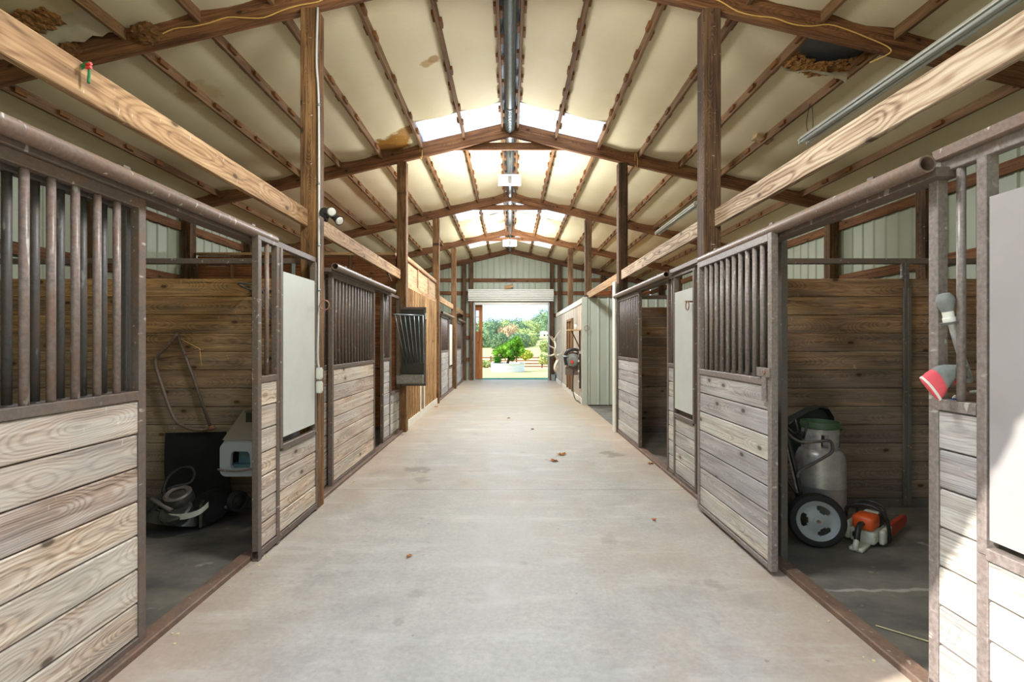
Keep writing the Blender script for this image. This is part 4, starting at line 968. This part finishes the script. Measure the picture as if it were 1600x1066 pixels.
tube('frame_rail', t, fr_, curve([P(1222, 735, 3.8), P(1240, 765, 3.74), P(1262, 790, 3.68)], 4), .013, 8)
tube('handle', t, M['steel_back'], curve([P(1226, 672, 3.72), P(1238, 684, 3.66), P(1254, 691, 3.62), P(1280, 690, 3.60), P(1296, 689, 3.63), P(1301, 698, 3.64), P(1298, 708, 3.64), P(1275, 722, 3.63), P(1250, 736, 3.62), P(1246, 746, 3.62)], 5), .0115, 10, label='bent steel handle tube round the cylinder')
for (a, b, y) in (((1228, 668), (1243, 655), 3.8), ((1243, 655), (1250, 690), 3.75), ((1230, 668), (1252, 688), 3.7), ((1224, 690), (1250, 672), 3.78), ((1255, 686), (1262, 660), 3.66)): tube('brace', t, fr_, [P(a[0], a[1], y), P(b[0], b[1], y)], .009, 6)
# dark seat shell behind
bm = bmesh.new(); out = [(1212, 668), (1240, 652), (1262, 640), (1280, 634), (1294, 637), (1302, 650), (1303, 668), (1296, 690), (1260, 720), (1225, 725)]
o1 = [P(a, b, 4.12) for a, b in out]; cen = sum(o1, Vector()) / len(o1)
r1 = [bm.verts.new(p) for p in o1]; r2 = [bm.verts.new(cen + (p - cen) * .93 + Vector((0, -.03, 0))) for p in o1]; r3 = [bm.verts.new(cen + (p - cen) * .84 + Vector((0, .02, 0))) for p in o1]; r0 = [bm.verts.new(p + Vector((0, .06, 0))) for p in o1]
for A_, B_ in ((r0, r1), (r1, r2), (r2, r3)):
    for k in range(len(A_)): j = (k + 1) % len(A_); bm.faces.new((A_[k], A_[j], B_[j], B_[k]))
bm.faces.new(r3); bm.faces.new(r0[::-1]); mk('seat_shell', bm, simple('dark_green_black_shell', srgb(38, 44, 42), .4), t)
# blue fabric
bm = bmesh.new(); pts = [(1200, 668), (1221, 690), (1227, 715), (1231, 745), (1229, 765), (1221, 776), (1204, 776)]
A_ = [bm.verts.new(P(a, b, 3.78)) for a, b in pts]; B_ = [bm.verts.new(P(a, b, 3.78) + Vector((0, .07, 0))) for a, b in pts]; bm.faces.new(A_); bm.faces.new(B_[::-1])
for k in range(len(A_)): j = (k + 1) % len(A_); bm.faces.new((A_[k], A_[j], B_[j], B_[k]))
o = mk('fabric_panel', bm, M['blue'], t); o['label'] = 'bright blue fabric panel'
bm = bmesh.new(); sweep(bm, [P(1205, 800, 3.78), P(1226, 800, 3.78)], .10, 18); mk('bag', bm, M['black'], t, smooth=True)
# chainsaw, local x = along the bar
ang = math.atan2(.62, .78)
cs_ = thing('chainsaw', 'orange and white chainsaw with red bar cover on the right stall floor', 'chainsaw', (2.70, 3.63, -.02), ang)
CW = WM[cs_.name]
def rbox(name, parent, m, xr, yr, zr, bev=.015, base=CW, seg=3, label=None):
    bm = bmesh.new(); bbox(bm, xr, yr, zr); bmesh.ops.bevel(bm, geom=bm.edges[:], offset=bev, segments=seg, affect='EDGES', profile=.5)
    o = mk(name, bm, m, parent, base, smooth=True); o.modifiers.new('edges', 'EDGE_SPLIT').split_angle = R(50)
    if label: o['label'] = label
    return o
rbox('crankcase', cs_, M['offw'], (-.10, .16), (-.075, .085), (.02, .12), .02)
rbox('top_cover', cs_, M['orange'], (-.12, .06), (-.07, .07), (.12, .225), .028, label='orange engine cover')
rbox('cylinder_cover', cs_, M['black'], (.05, .16), (-.07, .075), (.115, .21), .015)
rbox('vent_cover', cs_, M['offw'], (.06, .12), (-.05, .04), (.205, .22), .005)
rbox('clutch_cover', cs_, M['offw'], (-.03, .17), (-.115, -.075), (.015, .125), .018)
rbox('starter_cover', cs_, M['offw'], (-.09, .09), (.085, .125), (.02, .15), .02)
LW = lambda pts: [CW @ Vector(p) for p in pts]
tube('front_handle', cs_, M['black'], curve(LW([(.02, .12, .03), (.0, .135, .14), (-.02, .12, .24), (-.02, .03, .285), (-.02, -.06, .28), (.0, -.115, .22), (.03, -.13, .10), (.05, -.12, .03)]), 5), .0125, 10)
tube('hand_guard', cs_, M['black'], curve(LW([(.09, .09, .16), (.10, .08, .26), (.10, 0, .29), (.10, -.08, .26), (.09, -.09, .16)]), 5), .009, 8)
tube('rear_handle', cs_, M['black'], curve(LW([(-.11, .0, .17), (-.17, .0, .17), (-.22, .0, .13), (-.235, .0, .07)]), 5), [.02] * 15 + [.018] , 10)
rbox('handle_base', cs_, M['offw'], (-.26, -.08), (-.045, .045), (.0, .03), .012)
tube('handle_loop', cs_, M['offw'], curve(LW([(-.235, 0, .08), (-.262, 0, .05), (-.262, 0, .02)]), 4), .018, 8)
rbox('fuel_cap', cs_, M['black'], (-.13, -.10), (.02, .06), (.06, .10), .008)
bm = bmesh.new(); pr = [(.12, .03), (.12, .115), (.30, .125), (.56, .118), (.60, .095), (.605, .07), (.59, .045), (.54, .03)]
A_ = [bm.verts.new((x, -.112, z)) for x, z in pr]; B_ = [bm.verts.new((x, -.082, z)) for x, z in pr]; bm.faces.new(A_); bm.faces.new(B_[::-1])
for k in range(len(A_)): j = (k + 1) % len(A_); bm.faces.new((A_[k], A_[j], B_[j], B_[k]))
bmesh.ops.bevel(bm, geom=bm.edges[:], offset=.006, segments=2, affect='EDGES'); o = mk('bar_cover', bm, M['scab'], cs_, CW); o['label'] = 'red-orange cover over the guide bar'
# straw stalk
tag(tube('straw_stalk', None, M['straw'], [(1.95, 2.56, -.014), (2.25, 2.30, -.012), (2.32, 2.22, -.013)], .004, 5), 'thin pale stalk lying on the right stall floor', 'straw')
# tools behind the near right bars
t = thing('plastic_pipe', 'grey bulb-ended plastic pipe leaning behind the near right bars', 'pipe', P(1480, 500, 2.12))
Yq = 1.955
m_ = (P(1484, 505, Yq) - P(1476, 468, Yq)).to_track_quat('Z', 'Y').to_matrix().to_4x4(); m_.translation = P(1476, 466, Yq)
lathe('bulb', t, M['gcloth'], [(0, -.022), (.02, -.018), (.030, 0), (.031, .015), (.024, .04), (.020, .055), (0, .056)], 20, m_)
lathe('white_collar', t, M['white'], [(.0, .054), (.019, .054), (.019, .08), (.022, .082), (.022, .098), (.017, .1), (.0, .1)], 18, m_); lathe('washer', t, M['steel_back'], [(0, .099), (.034, .099), (.034, .107), (0, .107)], 18, m_)
tube('pipe', t, M['cond'], [P(1486, 500, Yq), P(1497, 540, 2.02), P(1515, 595, 2.12)], .0135, 10)
t = thing('work_glove', 'coral and grey work glove draped on the near right rail', 'glove', P(1478, 595, 2.0))
bm = bmesh.new()
def loft(bm, secs, n_=12):
    rg = []
    for (c, ax, w_, h_) in secs:
        c = Vector(c); ax = Vector(ax).normalized(); u = Vector((0, 1, 0)); v = ax.cross(u).normalized()
        rg.append([bm.verts.new(c + v * w_ * math.cos(2 * math.pi * k / n_) + u * h_ * math.sin(2 * math.pi * k / n_) + v * (.12 * w_ * math.sin(3 * 2 * math.pi * k / n_))) for k in range(n_)])
    for a, b in zip(rg, rg[1:]):
        for k in range(n_): bm.faces.new((a[k], a[(k + 1) % n_], b[(k + 1) % n_], b[k]))
    bm.faces.new(rg[0][::-1]); bm.faces.new(rg[-1])
g_ = lambda px, py: P(px, py, 1.96)
loft(bm, [(g_(1466, 594), (1, .0, .55), .050, .014), (g_(1474, 587), (1, 0, .6), .044, .020), (g_(1484, 582), (1, 0, .35), .034, .022), (g_(1496, 579), (1, 0, .3), .024, .018), (g_(1506, 575), (1, 0, .3), .016, .014), (g_(1512, 573), (1, 0, .2), .008, .010)])
mk('palm', bm, M['gcloth'], t, smooth=True)
bm = bmesh.new(); loft(bm, [(g_(1452.2, 608.8), (.75, 0, .6), .057, .0115), (g_(1455, 606), (.75, 0, .6), .058, .012), (g_(1461, 600), (.8, 0, .6), .056, .014), (g_(1468, 593), (1, .0, .6), .050, .016), (g_(1474, 590), (1, 0, .6), .036, .012)]); o = mk('cuff', bm, M['coral'], t, smooth=True); o['label'] = 'coral knitted cuff'
bm = bmesh.new(); loft(bm, [(g_(1452.6, 608.5), (.75, 0, .6), .060, .013), (g_(1455.4, 606), (.75, 0, .6), .0600, .0135)]); mk('cuff_edge', bm, M['white'], t)
for (a, b, c) in (((1490, 582), (1500, 588), (1506, 596)), ((1496, 580), (1508, 584), (1514, 590))):
    tube('finger', t, M['gcloth'], curve([g_(*a), g_(*b), g_(*c)], 3), .009, 8)
t = thing('ring_spanner', 'small steel ring spanner lying on the near right rail', 'spanner', P(1507, 612, 2.02))
c = P(1507, 613, 2.02); tube('ring_end', t, M['ring'], [c + Vector((.016 * math.cos(a), 0, .016 * math.sin(a))) for a in [2 * math.pi * k / 18 for k in range(18)]], .0045, 6, closed=True)
tube('shank', t, M['cond'], [c + Vector((.016, 0, .0)), c + Vector((.06, 0.0, .004))], .006, 6); tube('red_grip', t, M['coral'], [P(1490, 594, 2.02), c + Vector((-.008, 0, .014))], .007, 6)
t = thing('rag', 'crumpled blue and white rag on the near right rail', 'rag', P(1490, 622, 2.04)); blobmesh('rag_body', t, M['blue'], P(1490, 627, 2.03), .026, .018, .012, 4, 3, .4, 2); blobmesh('rag_patch', t, M['white'], P(1494, 622, 2.035), .012, .012, .012, 9, 3, .4, 2)

# ================================================================ things along the far right wall
t = thing('wall_motor', 'grey and black motor housing with red badge, mounted right of the aisle', 'motor', (1.6, 12.3, 1.0))
c = P(895, 563, 12.2); mx = lambda y_, z_: c + Vector((0, y_, z_))
lathe('housing', t, simple('grey_green_casting', srgb(120, 124, 116), .5), [(0, .11), (.10, .11), (.15, .08), (.17, .0), (.17, -.06), (0, -.06)], 24, Matrix.Translation(c) @ Matrix.Rotation(R(-90), 4, 'Z') @ Matrix.Rotation(R(75), 4, 'X') if False else Matrix.Translation(c) @ Vector((-.45, -1, 0)).to_track_quat('Z', 'Y').to_matrix().to_4x4())
bm = bmesh.new(); sweep(bm, curve([c + Vector((-.17, -.02, -.12)), c + Vector((-.20, -.02, .1)), c + Vector((-.12, -.02, .24)), c + Vector((.05, -.02, .27)), c + Vector((.17, -.02, .2)), c + Vector((.2, -.02, -.05))], 5), .04, 8); mk('cable_coil', bm, M['black'], t, smooth=True)
rod('badge', t, M['redp'], c + Vector((-.03, -.13, -.04)), c + Vector((-.035, -.14, -.04)), .04, 16)
B('mount', t, M['steel'], (c.x - .18, 1.738), (c.y + .05, c.y + .12), (c.z - .38, c.z - .18)); B('mount', t, M['steel'], (c.x - .1, 1.738), (c.y + .06, c.y + .1), (c.z - .2, c.z + .2)); rod('crank', t, M['galv'], c + Vector((-.26, -.05, .1)), c + Vector((-.1, -.05, .1)), .02)
t = thing('power_cord', 'black cord hanging below the motor down to the floor', 'cord', (1.6, 12.2, 0)); tube('cord', t, M['black'], curve([(1.62, 12.25, .75), (1.60, 12.25, .3), (1.64, 12.1, .06), (1.70, 11.9, .012), (1.69, 11.6, .012)]), .012, 6)
t = thing('wall_shelf', 'small wooden shelf on a diagonal bracket, right of the aisle', 'shelf', (1.6, 11.9, 1.7))
c = P(902, 517, 11.9); B('board', t, M['ply'], (c.x - .26, 1.738), (11.75, 12.0), (c.z, c.z + .03)); BP('brace', t, M['post_r'], (c.x - .15, 11.87, c.z), (1.72, 11.87, c.z - .42), .03, .03); B('upright', t, M['post_r'], (1.708, 1.738), (11.85, 11.9), (c.z - .5, c.z)); rod('jar', t, M['white'], (1.62, 11.87, c.z + .03), (1.62, 11.87, c.z + .16), .035)
t = thing('outlet_strip', 'dark outlet strip with plugs under the motor', 'outlet', (1.72, 11.8, .9)); B('strip', t, M['black'], (1.70, 1.738), (11.78, 11.86), (.35, 1.2))
for z in (.5, .75, 1.0): B('plug', t, M['offw'], (1.67, 1.70), (11.79, 11.84), (z, z + .05))
t = thing('antlers', 'pale branching deer antlers mounted right of the far doorway', 'antlers', (1.6, 15.8, 1.5))
ya = 15.9; q_ = lambda px, py, y=ya: P(px, py, y)
for br in (([(872, 562), (867, 552), (868, 542), (866, 532), (862, 526)], .045), ([(866, 532), (870, 524), (876, 516)], .03), ([(867, 545), (858, 540), (852, 534)], .03), ([(868, 553), (860, 556), (852, 554), (848, 550)], .035), ([(867, 536), (860, 527), (857, 521)], .03), ([(872, 562), (868, 570), (866, 578)], .06), ([(870, 556), (878, 552), (882, 545)], .03)):
    pts = curve([q_(a, b, ya - .15 * (k % 3)) for k, (a, b) in enumerate(br[0])], 4); n_ = len(pts); tube('tine', t, M['antler'], pts, [br[1] * (1 - .75 * k / (n_ - 1)) for k in range(n_)], 7)
blobmesh('skull_plate', t, M['antler'], q_(869, 574, ya), .09, .12, .16, 3, 3, .2, 2); BP('mount_board', t, M['post_r'], (1.738, ya + .05, .6), (1.738, ya + .05, 1.1), .12, .03)
t = thing('metal_bucket', 'small galvanised can at the foot of the far right jamb', 'bucket', (1.72, 18.35, 0)); lathe('can', t, M['galv'], [(0, .01), (.10, .01), (.12, .24), (.125, .24), (.105, 0), (0, 0)], 20, Matrix.Translation((1.70, 18.4, 0)))
t = thing('scrap_lumber', 'short rough lumber pieces lying over the ribbed metal room', 'lumber', (2.4, 12, 2.6))
for (a, b, w_) in (((1.95, 11.6, 2.66), (3.3, 12.2, 2.72), .12), ((2.0, 12.3, 2.7), (3.4, 11.7, 2.78), .14), ((2.4, 11.5, 2.8), (3.0, 12.6, 2.83), .1)): BP('board', t, M['part_dark'], a, b, w_, .05)
o = BP('loose_stick', None, M['post_r'], P(600, 415, 7.2), P(611, 440, 7.2), .03, .03); tag(o, 'dark curved stick leaning above the second left stall', 'stick')
o = B('perforated_strap', None, M['galv'], (-1.93, -1.90), (4.24, 4.25), (1.9, 2.19)); tag(o, 'perforated galvanised strap beside the pale left feed door', 'strap')

# ================================================================ leaves and crumbs on the aisle
def leaf(label, px, py, r, seed):
    Y = H * F / (py - CY); x = (px - CX) * Y / F; r *= 1.45; rnd = random.Random(seed); t = thing('dry_leaf', label, 'leaf', (x, Y, 0), rnd.uniform(0, 6))
    bm = bmesh.new(); c = bm.verts.new((0, 0, .006)); vs = []; n_ = 20
    for k in range(n_):
        a = 2 * math.pi * k / n_; rr_ = r * (1.0 if k % 4 == 0 else .55 if k % 2 else .7) * rnd.uniform(.85, 1.1); vs.append(bm.verts.new((rr_ * math.cos(a), rr_ * .8 * math.sin(a), .004 + rnd.uniform(0, .5) * r * .6)))
    for k in range(n_): bm.faces.new((c, vs[k], vs[(k + 1) % n_]))
    mk('blade', bm, M['leaf'], t, WM[t.name]); tube('stalk', t, M['leaf'], LWm(t, [(0, 0, .006), (-r, -.2 * r, .01), (-r * 1.6, 0, .008)]), .0015, 4)
def LWm(t, pts): return [WM[t.name] @ Vector(p) for p in pts]
leaf('largest dry brown leaf in mid aisle, right of centre', 878, 711, .06, 1); leaf('dry leaf just left of and nearer than the largest leaf', 865, 721, .05, 2); leaf('small tan leaf nearest the camera on the aisle', 639, 870, .022, 3)
leaf('dark dry leaf near the right sliding door', 1022, 813, .022, 4); leaf('dry leaf at the threshold of the second right stall', 1017, 725, .04, 5); leaf('tiny distant leaf in the centre of the aisle', 795, 654, .035, 6); leaf('tiny distant leaf right of the centre line', 832, 671, .035, 7)
leaf('tiny distant leaf beside the far left stalls', 681, 636, .045, 8)
t = bmesh.new()
for k in range(30):
    x, y = random.uniform(-1.6, 1.6), random.uniform(2.2, 8); bbox(t, (x, x + random.uniform(.002, .006)), (y, y + random.uniform(.002, .006)), (0, .002))
for k in range(60):
    s_ = random.choice((-1, 1)); x, y = s_ * random.uniform(1.66, 1.76), random.uniform(2.2, 8); r_ = random.uniform(.004, .014); bbox(t, (x, x + r_), (y, y + r_), (0, .006))
o = mk('floor_grit', t, M['straw']); tag(o, 'tiny straw and grit crumbs scattered on the aisle', 'grit', kind='stuff')

# ================================================================ outdoors
def gz(x, y):
    tab = [(-40, -.12), (18.9, -.06), (24, -.1), (30, -.2), (45, -.95), (70, -1.5), (95, -1.35), (140, -.5), (180, .6), (220, 3), (260, 5), (400, 14), (700, 22)]
    z = tab[-1][1]
    for (a, za), (b, zb) in zip(tab, tab[1:]):
        if a <= y <= b: z = za + (zb - za) * (y - a) / (b - a); break
    if y > 120: z += max(-3, min(3, x * .03)) * min(1, (y - 120) / 80)
    return z
bm = bmesh.new(); ys = [-40, -10, 0, .25]; 
def gridmesh(ys, xs):
    g = [[bm.verts.new((x, y, gz(x, y))) for x in xs] for y in ys]
    for j in range(len(ys) - 1):
        for i in range(len(xs) - 1): bm.faces.new((g[j][i], g[j][i + 1], g[j + 1][i + 1], g[j + 1][i]))
gridmesh([-60, -20, 0, 10, 18.9, 24, 30, 37, 45, 57, 70, 82, 95, 117, 140, 160, 180, 200, 220, 240, 260, 330, 400, 550, 700], [-400, -200, -100, -50, -25, -12, -6, 0, 6, 12, 25, 50, 100, 200, 400])
o = mk('ground', bm, M['grass'], smooth=True); tag(o, 'dry lawn and tan fields beyond the far doorway', kind='structure')
bm = bmesh.new(); bbox(bm, (-4, 4), (-7, Y0), (-.12, -.004)); o = mk('apron', bm, M['concrete']); tag(o, 'unseen concrete apron, pale for bounce light, outside the near doorway', kind='structure')  # unseen apron, put in pale to bounce sunlight into the barn
o = B('door_mat', None, M['greenmat'], (OPX[0] - .3, OPX[1] + .4), (19.05, 19.6), (-.04, .02)); tag(o, 'green mat strip just outside the far doorway', 'mat')
# stock tank and pine
t = thing('stock_tank', 'round white-grey metal stock tank used as planter on the lawn', 'planter', (-.12, 26, -.13))
prof = [(0, -.0)]; z = 0
tk_ = [(.90, 0)]
for k in range(10): tk_ += [(.90 + (.02 if k % 2 else 0), .02 + k * .045)]
tk_ += [(.94, .46), (.94, .49), (.90, .49), (.90, .40), (0, .40)]
tx = (793.5 - CX) * 26 / F
lathe('tank_wall', t, simple('pale_tank_metal', srgb(206, 212, 218), .4, .1), tk_, 48, Matrix.Translation((tx, 26, -.14)))
lathe('soil', t, M['bark'], [(.9, 0), (0, .02)], 24, Matrix.Translation((tx, 26, .27)))
t = thing('dwarf_pine', 'bright green cloud-shaped pine growing in the stock tank', 'tree', (tx, 26, .27))
tube('trunk', t, M['bark'], curve([P(793, 568, 26), P(795, 560, 26), P(792, 552, 26), P(797, 545, 26)], 4), [.07] * 6 + [.05] * 7, 8)
for k, (px, py, r) in enumerate(((777, 562, .26), (775, 552, .22), (782, 548, .27), (790, 545, .28), (797, 540, .27), (803, 536, .27), (808, 532, .22), (812, 538, .22), (805, 545, .27), (796, 552, .25), (788, 556, .22), (815, 548, .20), (808, 554, .22), (800, 560, .16), (812, 545, .2))):
    c = P(px, py, 26 + random.uniform(-.25, .25)); tube('branch', t, M['bark'], [P(795, 555, 26), c], .025, 5)
    bm = bmesh.new()
    for q in range(150):
        d = Vector((random.gauss(0, 1), random.gauss(0, 1), random.gauss(0, 1))).normalized(); a = c + d * r * random.uniform(.55, .95); e_ = (d + Vector((0, 0, .6))).normalized() * .11; s_ = d.orthogonal().normalized() * .022
        bm.faces.new([bm.verts.new(a - s_), bm.verts.new(a + s_), bm.verts.new(a + e_)]); s2 = d.cross(s_).normalized() * .022; bm.faces.new([bm.verts.new(a - s2), bm.verts.new(a + s2), bm.verts.new(a + e_)])
    blob = bmesh.new(); bmesh.ops.create_icosphere(blob, subdivisions=2, radius=r * .72, matrix=Matrix.Translation(c)); me_ = bpy.data.meshes.new('b'); blob.to_mesh(me_); blob.free(); bm.from_mesh(me_); bpy.data.meshes.remove(me_)
    me = bpy.data.meshes.new('needle_cluster'); bm.to_mesh(me); bm.free(); me.materials.append(M['fol3']); link(bpy.data.objects.new('needle_cluster', me), None, t)
def bush(name, parent, m, c, r, sz, n_, leafs, seed, inner=True):
    rnd = random.Random(seed); bm = bmesh.new(); c = Vector(c)
    if inner:
        mt = Matrix.Translation(c) @ Matrix.Diagonal((r * .86, r * .86, r * sz * .86, 1)); bmesh.ops.create_icosphere(bm, subdivisions=3, radius=1, matrix=mt)
        for v in bm.verts: d = v.co - c; v.co = c + d * (1 + .22 * mnoise.noise(v.co * (2.2 / r) + Vector((seed, 0, 0))))
    for q in range(n_):
        d = Vector((rnd.gauss(0, 1), rnd.gauss(0, 1), rnd.gauss(0, 1))).normalized(); k = rnd.uniform(.8, 1.08) * (1 + .25 * mnoise.noise(d * 2.2 + Vector((seed, 0, 0)))); a = c + Vector((d.x * r, d.y * r, d.z * r * sz)) * k
        u = Vector((rnd.gauss(0, 1), rnd.gauss(0, 1), rnd.gauss(0, 1))).normalized() * leafs; v_ = u.orthogonal().normalized() * leafs * .8
        bm.faces.new([bm.verts.new(a - u), bm.verts.new(a + v_), bm.verts.new(a + u), bm.verts.new(a - v_)])
    me = bpy.data.meshes.new(name); bm.to_mesh(me); bm.free(); me.materials.append(m); o = bpy.data.objects.new(name, me); return link(o, None, parent)
t = thing('shrub', 'yellow-green shrub right of the stock tank', 'shrub', P(822, 575, 28)); bush('foliage', t, M['fol4'], P(822, 555, 28), .38, .7, 500, .06, 3)
t = thing('shrub', 'green shrub growing along the fence near the right jamb', 'shrub', P(850, 575, 40)); bush('foliage', t, M['fol2'], P(851, 561, 42), .55, .9, 500, .08, 4)
t = thing('shrub', 'low shrub at the fence by the left door edge', 'shrub', P(758, 575, 40)); bush('foliage', t, M['fol2'], P(759, 569, 42), .5, .6, 500, .08, 5)
# board fence
f = thing('board_fence', 'weathered four-board fence behind the stock tank', 'fence', (0, 45, -.9))
xs = [-9 + k * 2.4 for k in range(9)]
for x in xs:
    B('fence_post', f, M['post_r'], (x - .07, x + .07), (45.03, 45.17), (gz(x, 45) - .1, .12))
for a, b in zip(xs, xs[1:]):
    for z in (.0, -.28, -.56, -.82): B('fence_board', f, M['purlin'], (a, b), (44.99, 45.02), (z - .055, z + .055))
# trees beyond the field
def tree(label, px, ptop, Y, r, m, sz=1.0, seed=0):
    x = (px - CX) * Y / F; zt = H + (CY - ptop) * Y / F; zg = gz(x, Y); cz = zt - r * sz * .98
    t = thing('tree', label, 'tree', (x, Y, zg), group='trees beyond the field'); tube('trunk', t, M['bark'], [(x, Y, zg - .2), (x + .1, Y, cz)], .25, 6)
    bush('crown', t, m, (x, Y, cz), r, sz, 1500, .038 * r + .12, seed)
    rnd = random.Random(seed)
    for k in range(5):
        a = rnd.uniform(0, 6.28); rr_ = r * rnd.uniform(.45, .65); bush('bough', t, m, (x + math.cos(a) * r * .7, Y + math.sin(a) * r * .4, cz + rnd.uniform(-.6, .5) * r * sz), rr_, 1, 500, .038 * r + .08, seed * 7 + k)
tree('round autumn-brown tree in front, left of centre', 790, 511, 150, 3.6, M['fol1'], 1.15, 1)
tree('dark green tree at the left edge of the doorway view', 762, 506, 150, 3.8, M['fol0'], 1.3, 2)
tree('low green tree before the autumn tree', 781, 521, 140, 2.4, M['fol0'], 1.0, 3)
tree('olive tree right of the autumn tree', 818, 515, 155, 3.8, M['fol2'], 1.0, 4)
tree('green bush-like tree behind the pine', 810, 522, 145, 2.8, M['fol0'], 1.0, 5)
tree('tall leafy tree in the rear left row', 770, 501, 200, 5.5, M['fol0'], 1.1, 6)
tree('light green tree in the rear row, centre', 790, 500, 205, 5.5, M['fol2'], 1.1, 7)
tree('dark rear tree just right of centre', 806, 500, 200, 5.2, M['fol0'], 1.1, 8)
tree('pale autumn tree in the rear row', 799, 508, 180, 4.0, M['fol1'], 1.1, 9)
tree('light green rear tree right of centre', 823, 501, 205, 5.2, M['fol2'], 1.1, 10)
tree('green rear tree above the white house', 838, 501, 270, 6.5, M['fol2'], 1.1, 11)
tree('tallest dark tree at the right edge of the doorway view', 851, 487, 260, 7.5, M['fol0'], 1.2, 12)
tree('leafy tree hidden partly by the antlers', 868, 486, 260, 7.5, M['fol2'], 1.2, 13)
tree('small tree beside the white house', 829, 519, 200, 3.2, M['fol0'], 1.0, 14)
tree('leafy tree left of the wooden sliding door', 748, 503, 190, 5.5, M['fol2'], 1.1, 15)
tree('dark tree glimpsed through the sliding door panes', 735, 505, 180, 5.5, M['fol0'], 1.1, 16)
tree('small round bush-like tree on the right-hand field', 854, 534, 110, 1.3, M['fol2'], 1.0, 17)
# house
Yh = 235; hx = (845 - CX) * Yh / F; zb = gz(hx, Yh) - .2
t = thing('farmhouse', 'small white farmhouse on the far hillside', 'house', (hx, Yh, zb)); zb = H + (CY - 527.5) * Yh / F
B('wall', t, M['white'], (hx - 4, hx + 4.6), (Yh, Yh + 6), (zb - .8, zb + 1.9)); BP('roof', t, M['sheet_w'], (hx - 4.4, Yh + 1.4, zb + 2.3), (hx + 5, Yh + 1.4, zb + 2.3), 3.6, .2, up=(0, 1, .45)); B('chimney', t, M['ring'], (hx + 3, hx + 3.6), (Yh + 2, Yh + 2.6), (zb + 1.9, zb + 3.6))
for x in (-3, -1.2, 1.4, 3.0): B('window', t, M['black'], (hx + x, hx + x + .8), (Yh - .05, Yh), (zb + .4, zb + 1.4))
B('porch', t, M['ring'], (hx - 1, hx + 3), (Yh - 1.2, Yh - .1), (zb - .8, zb - .3))
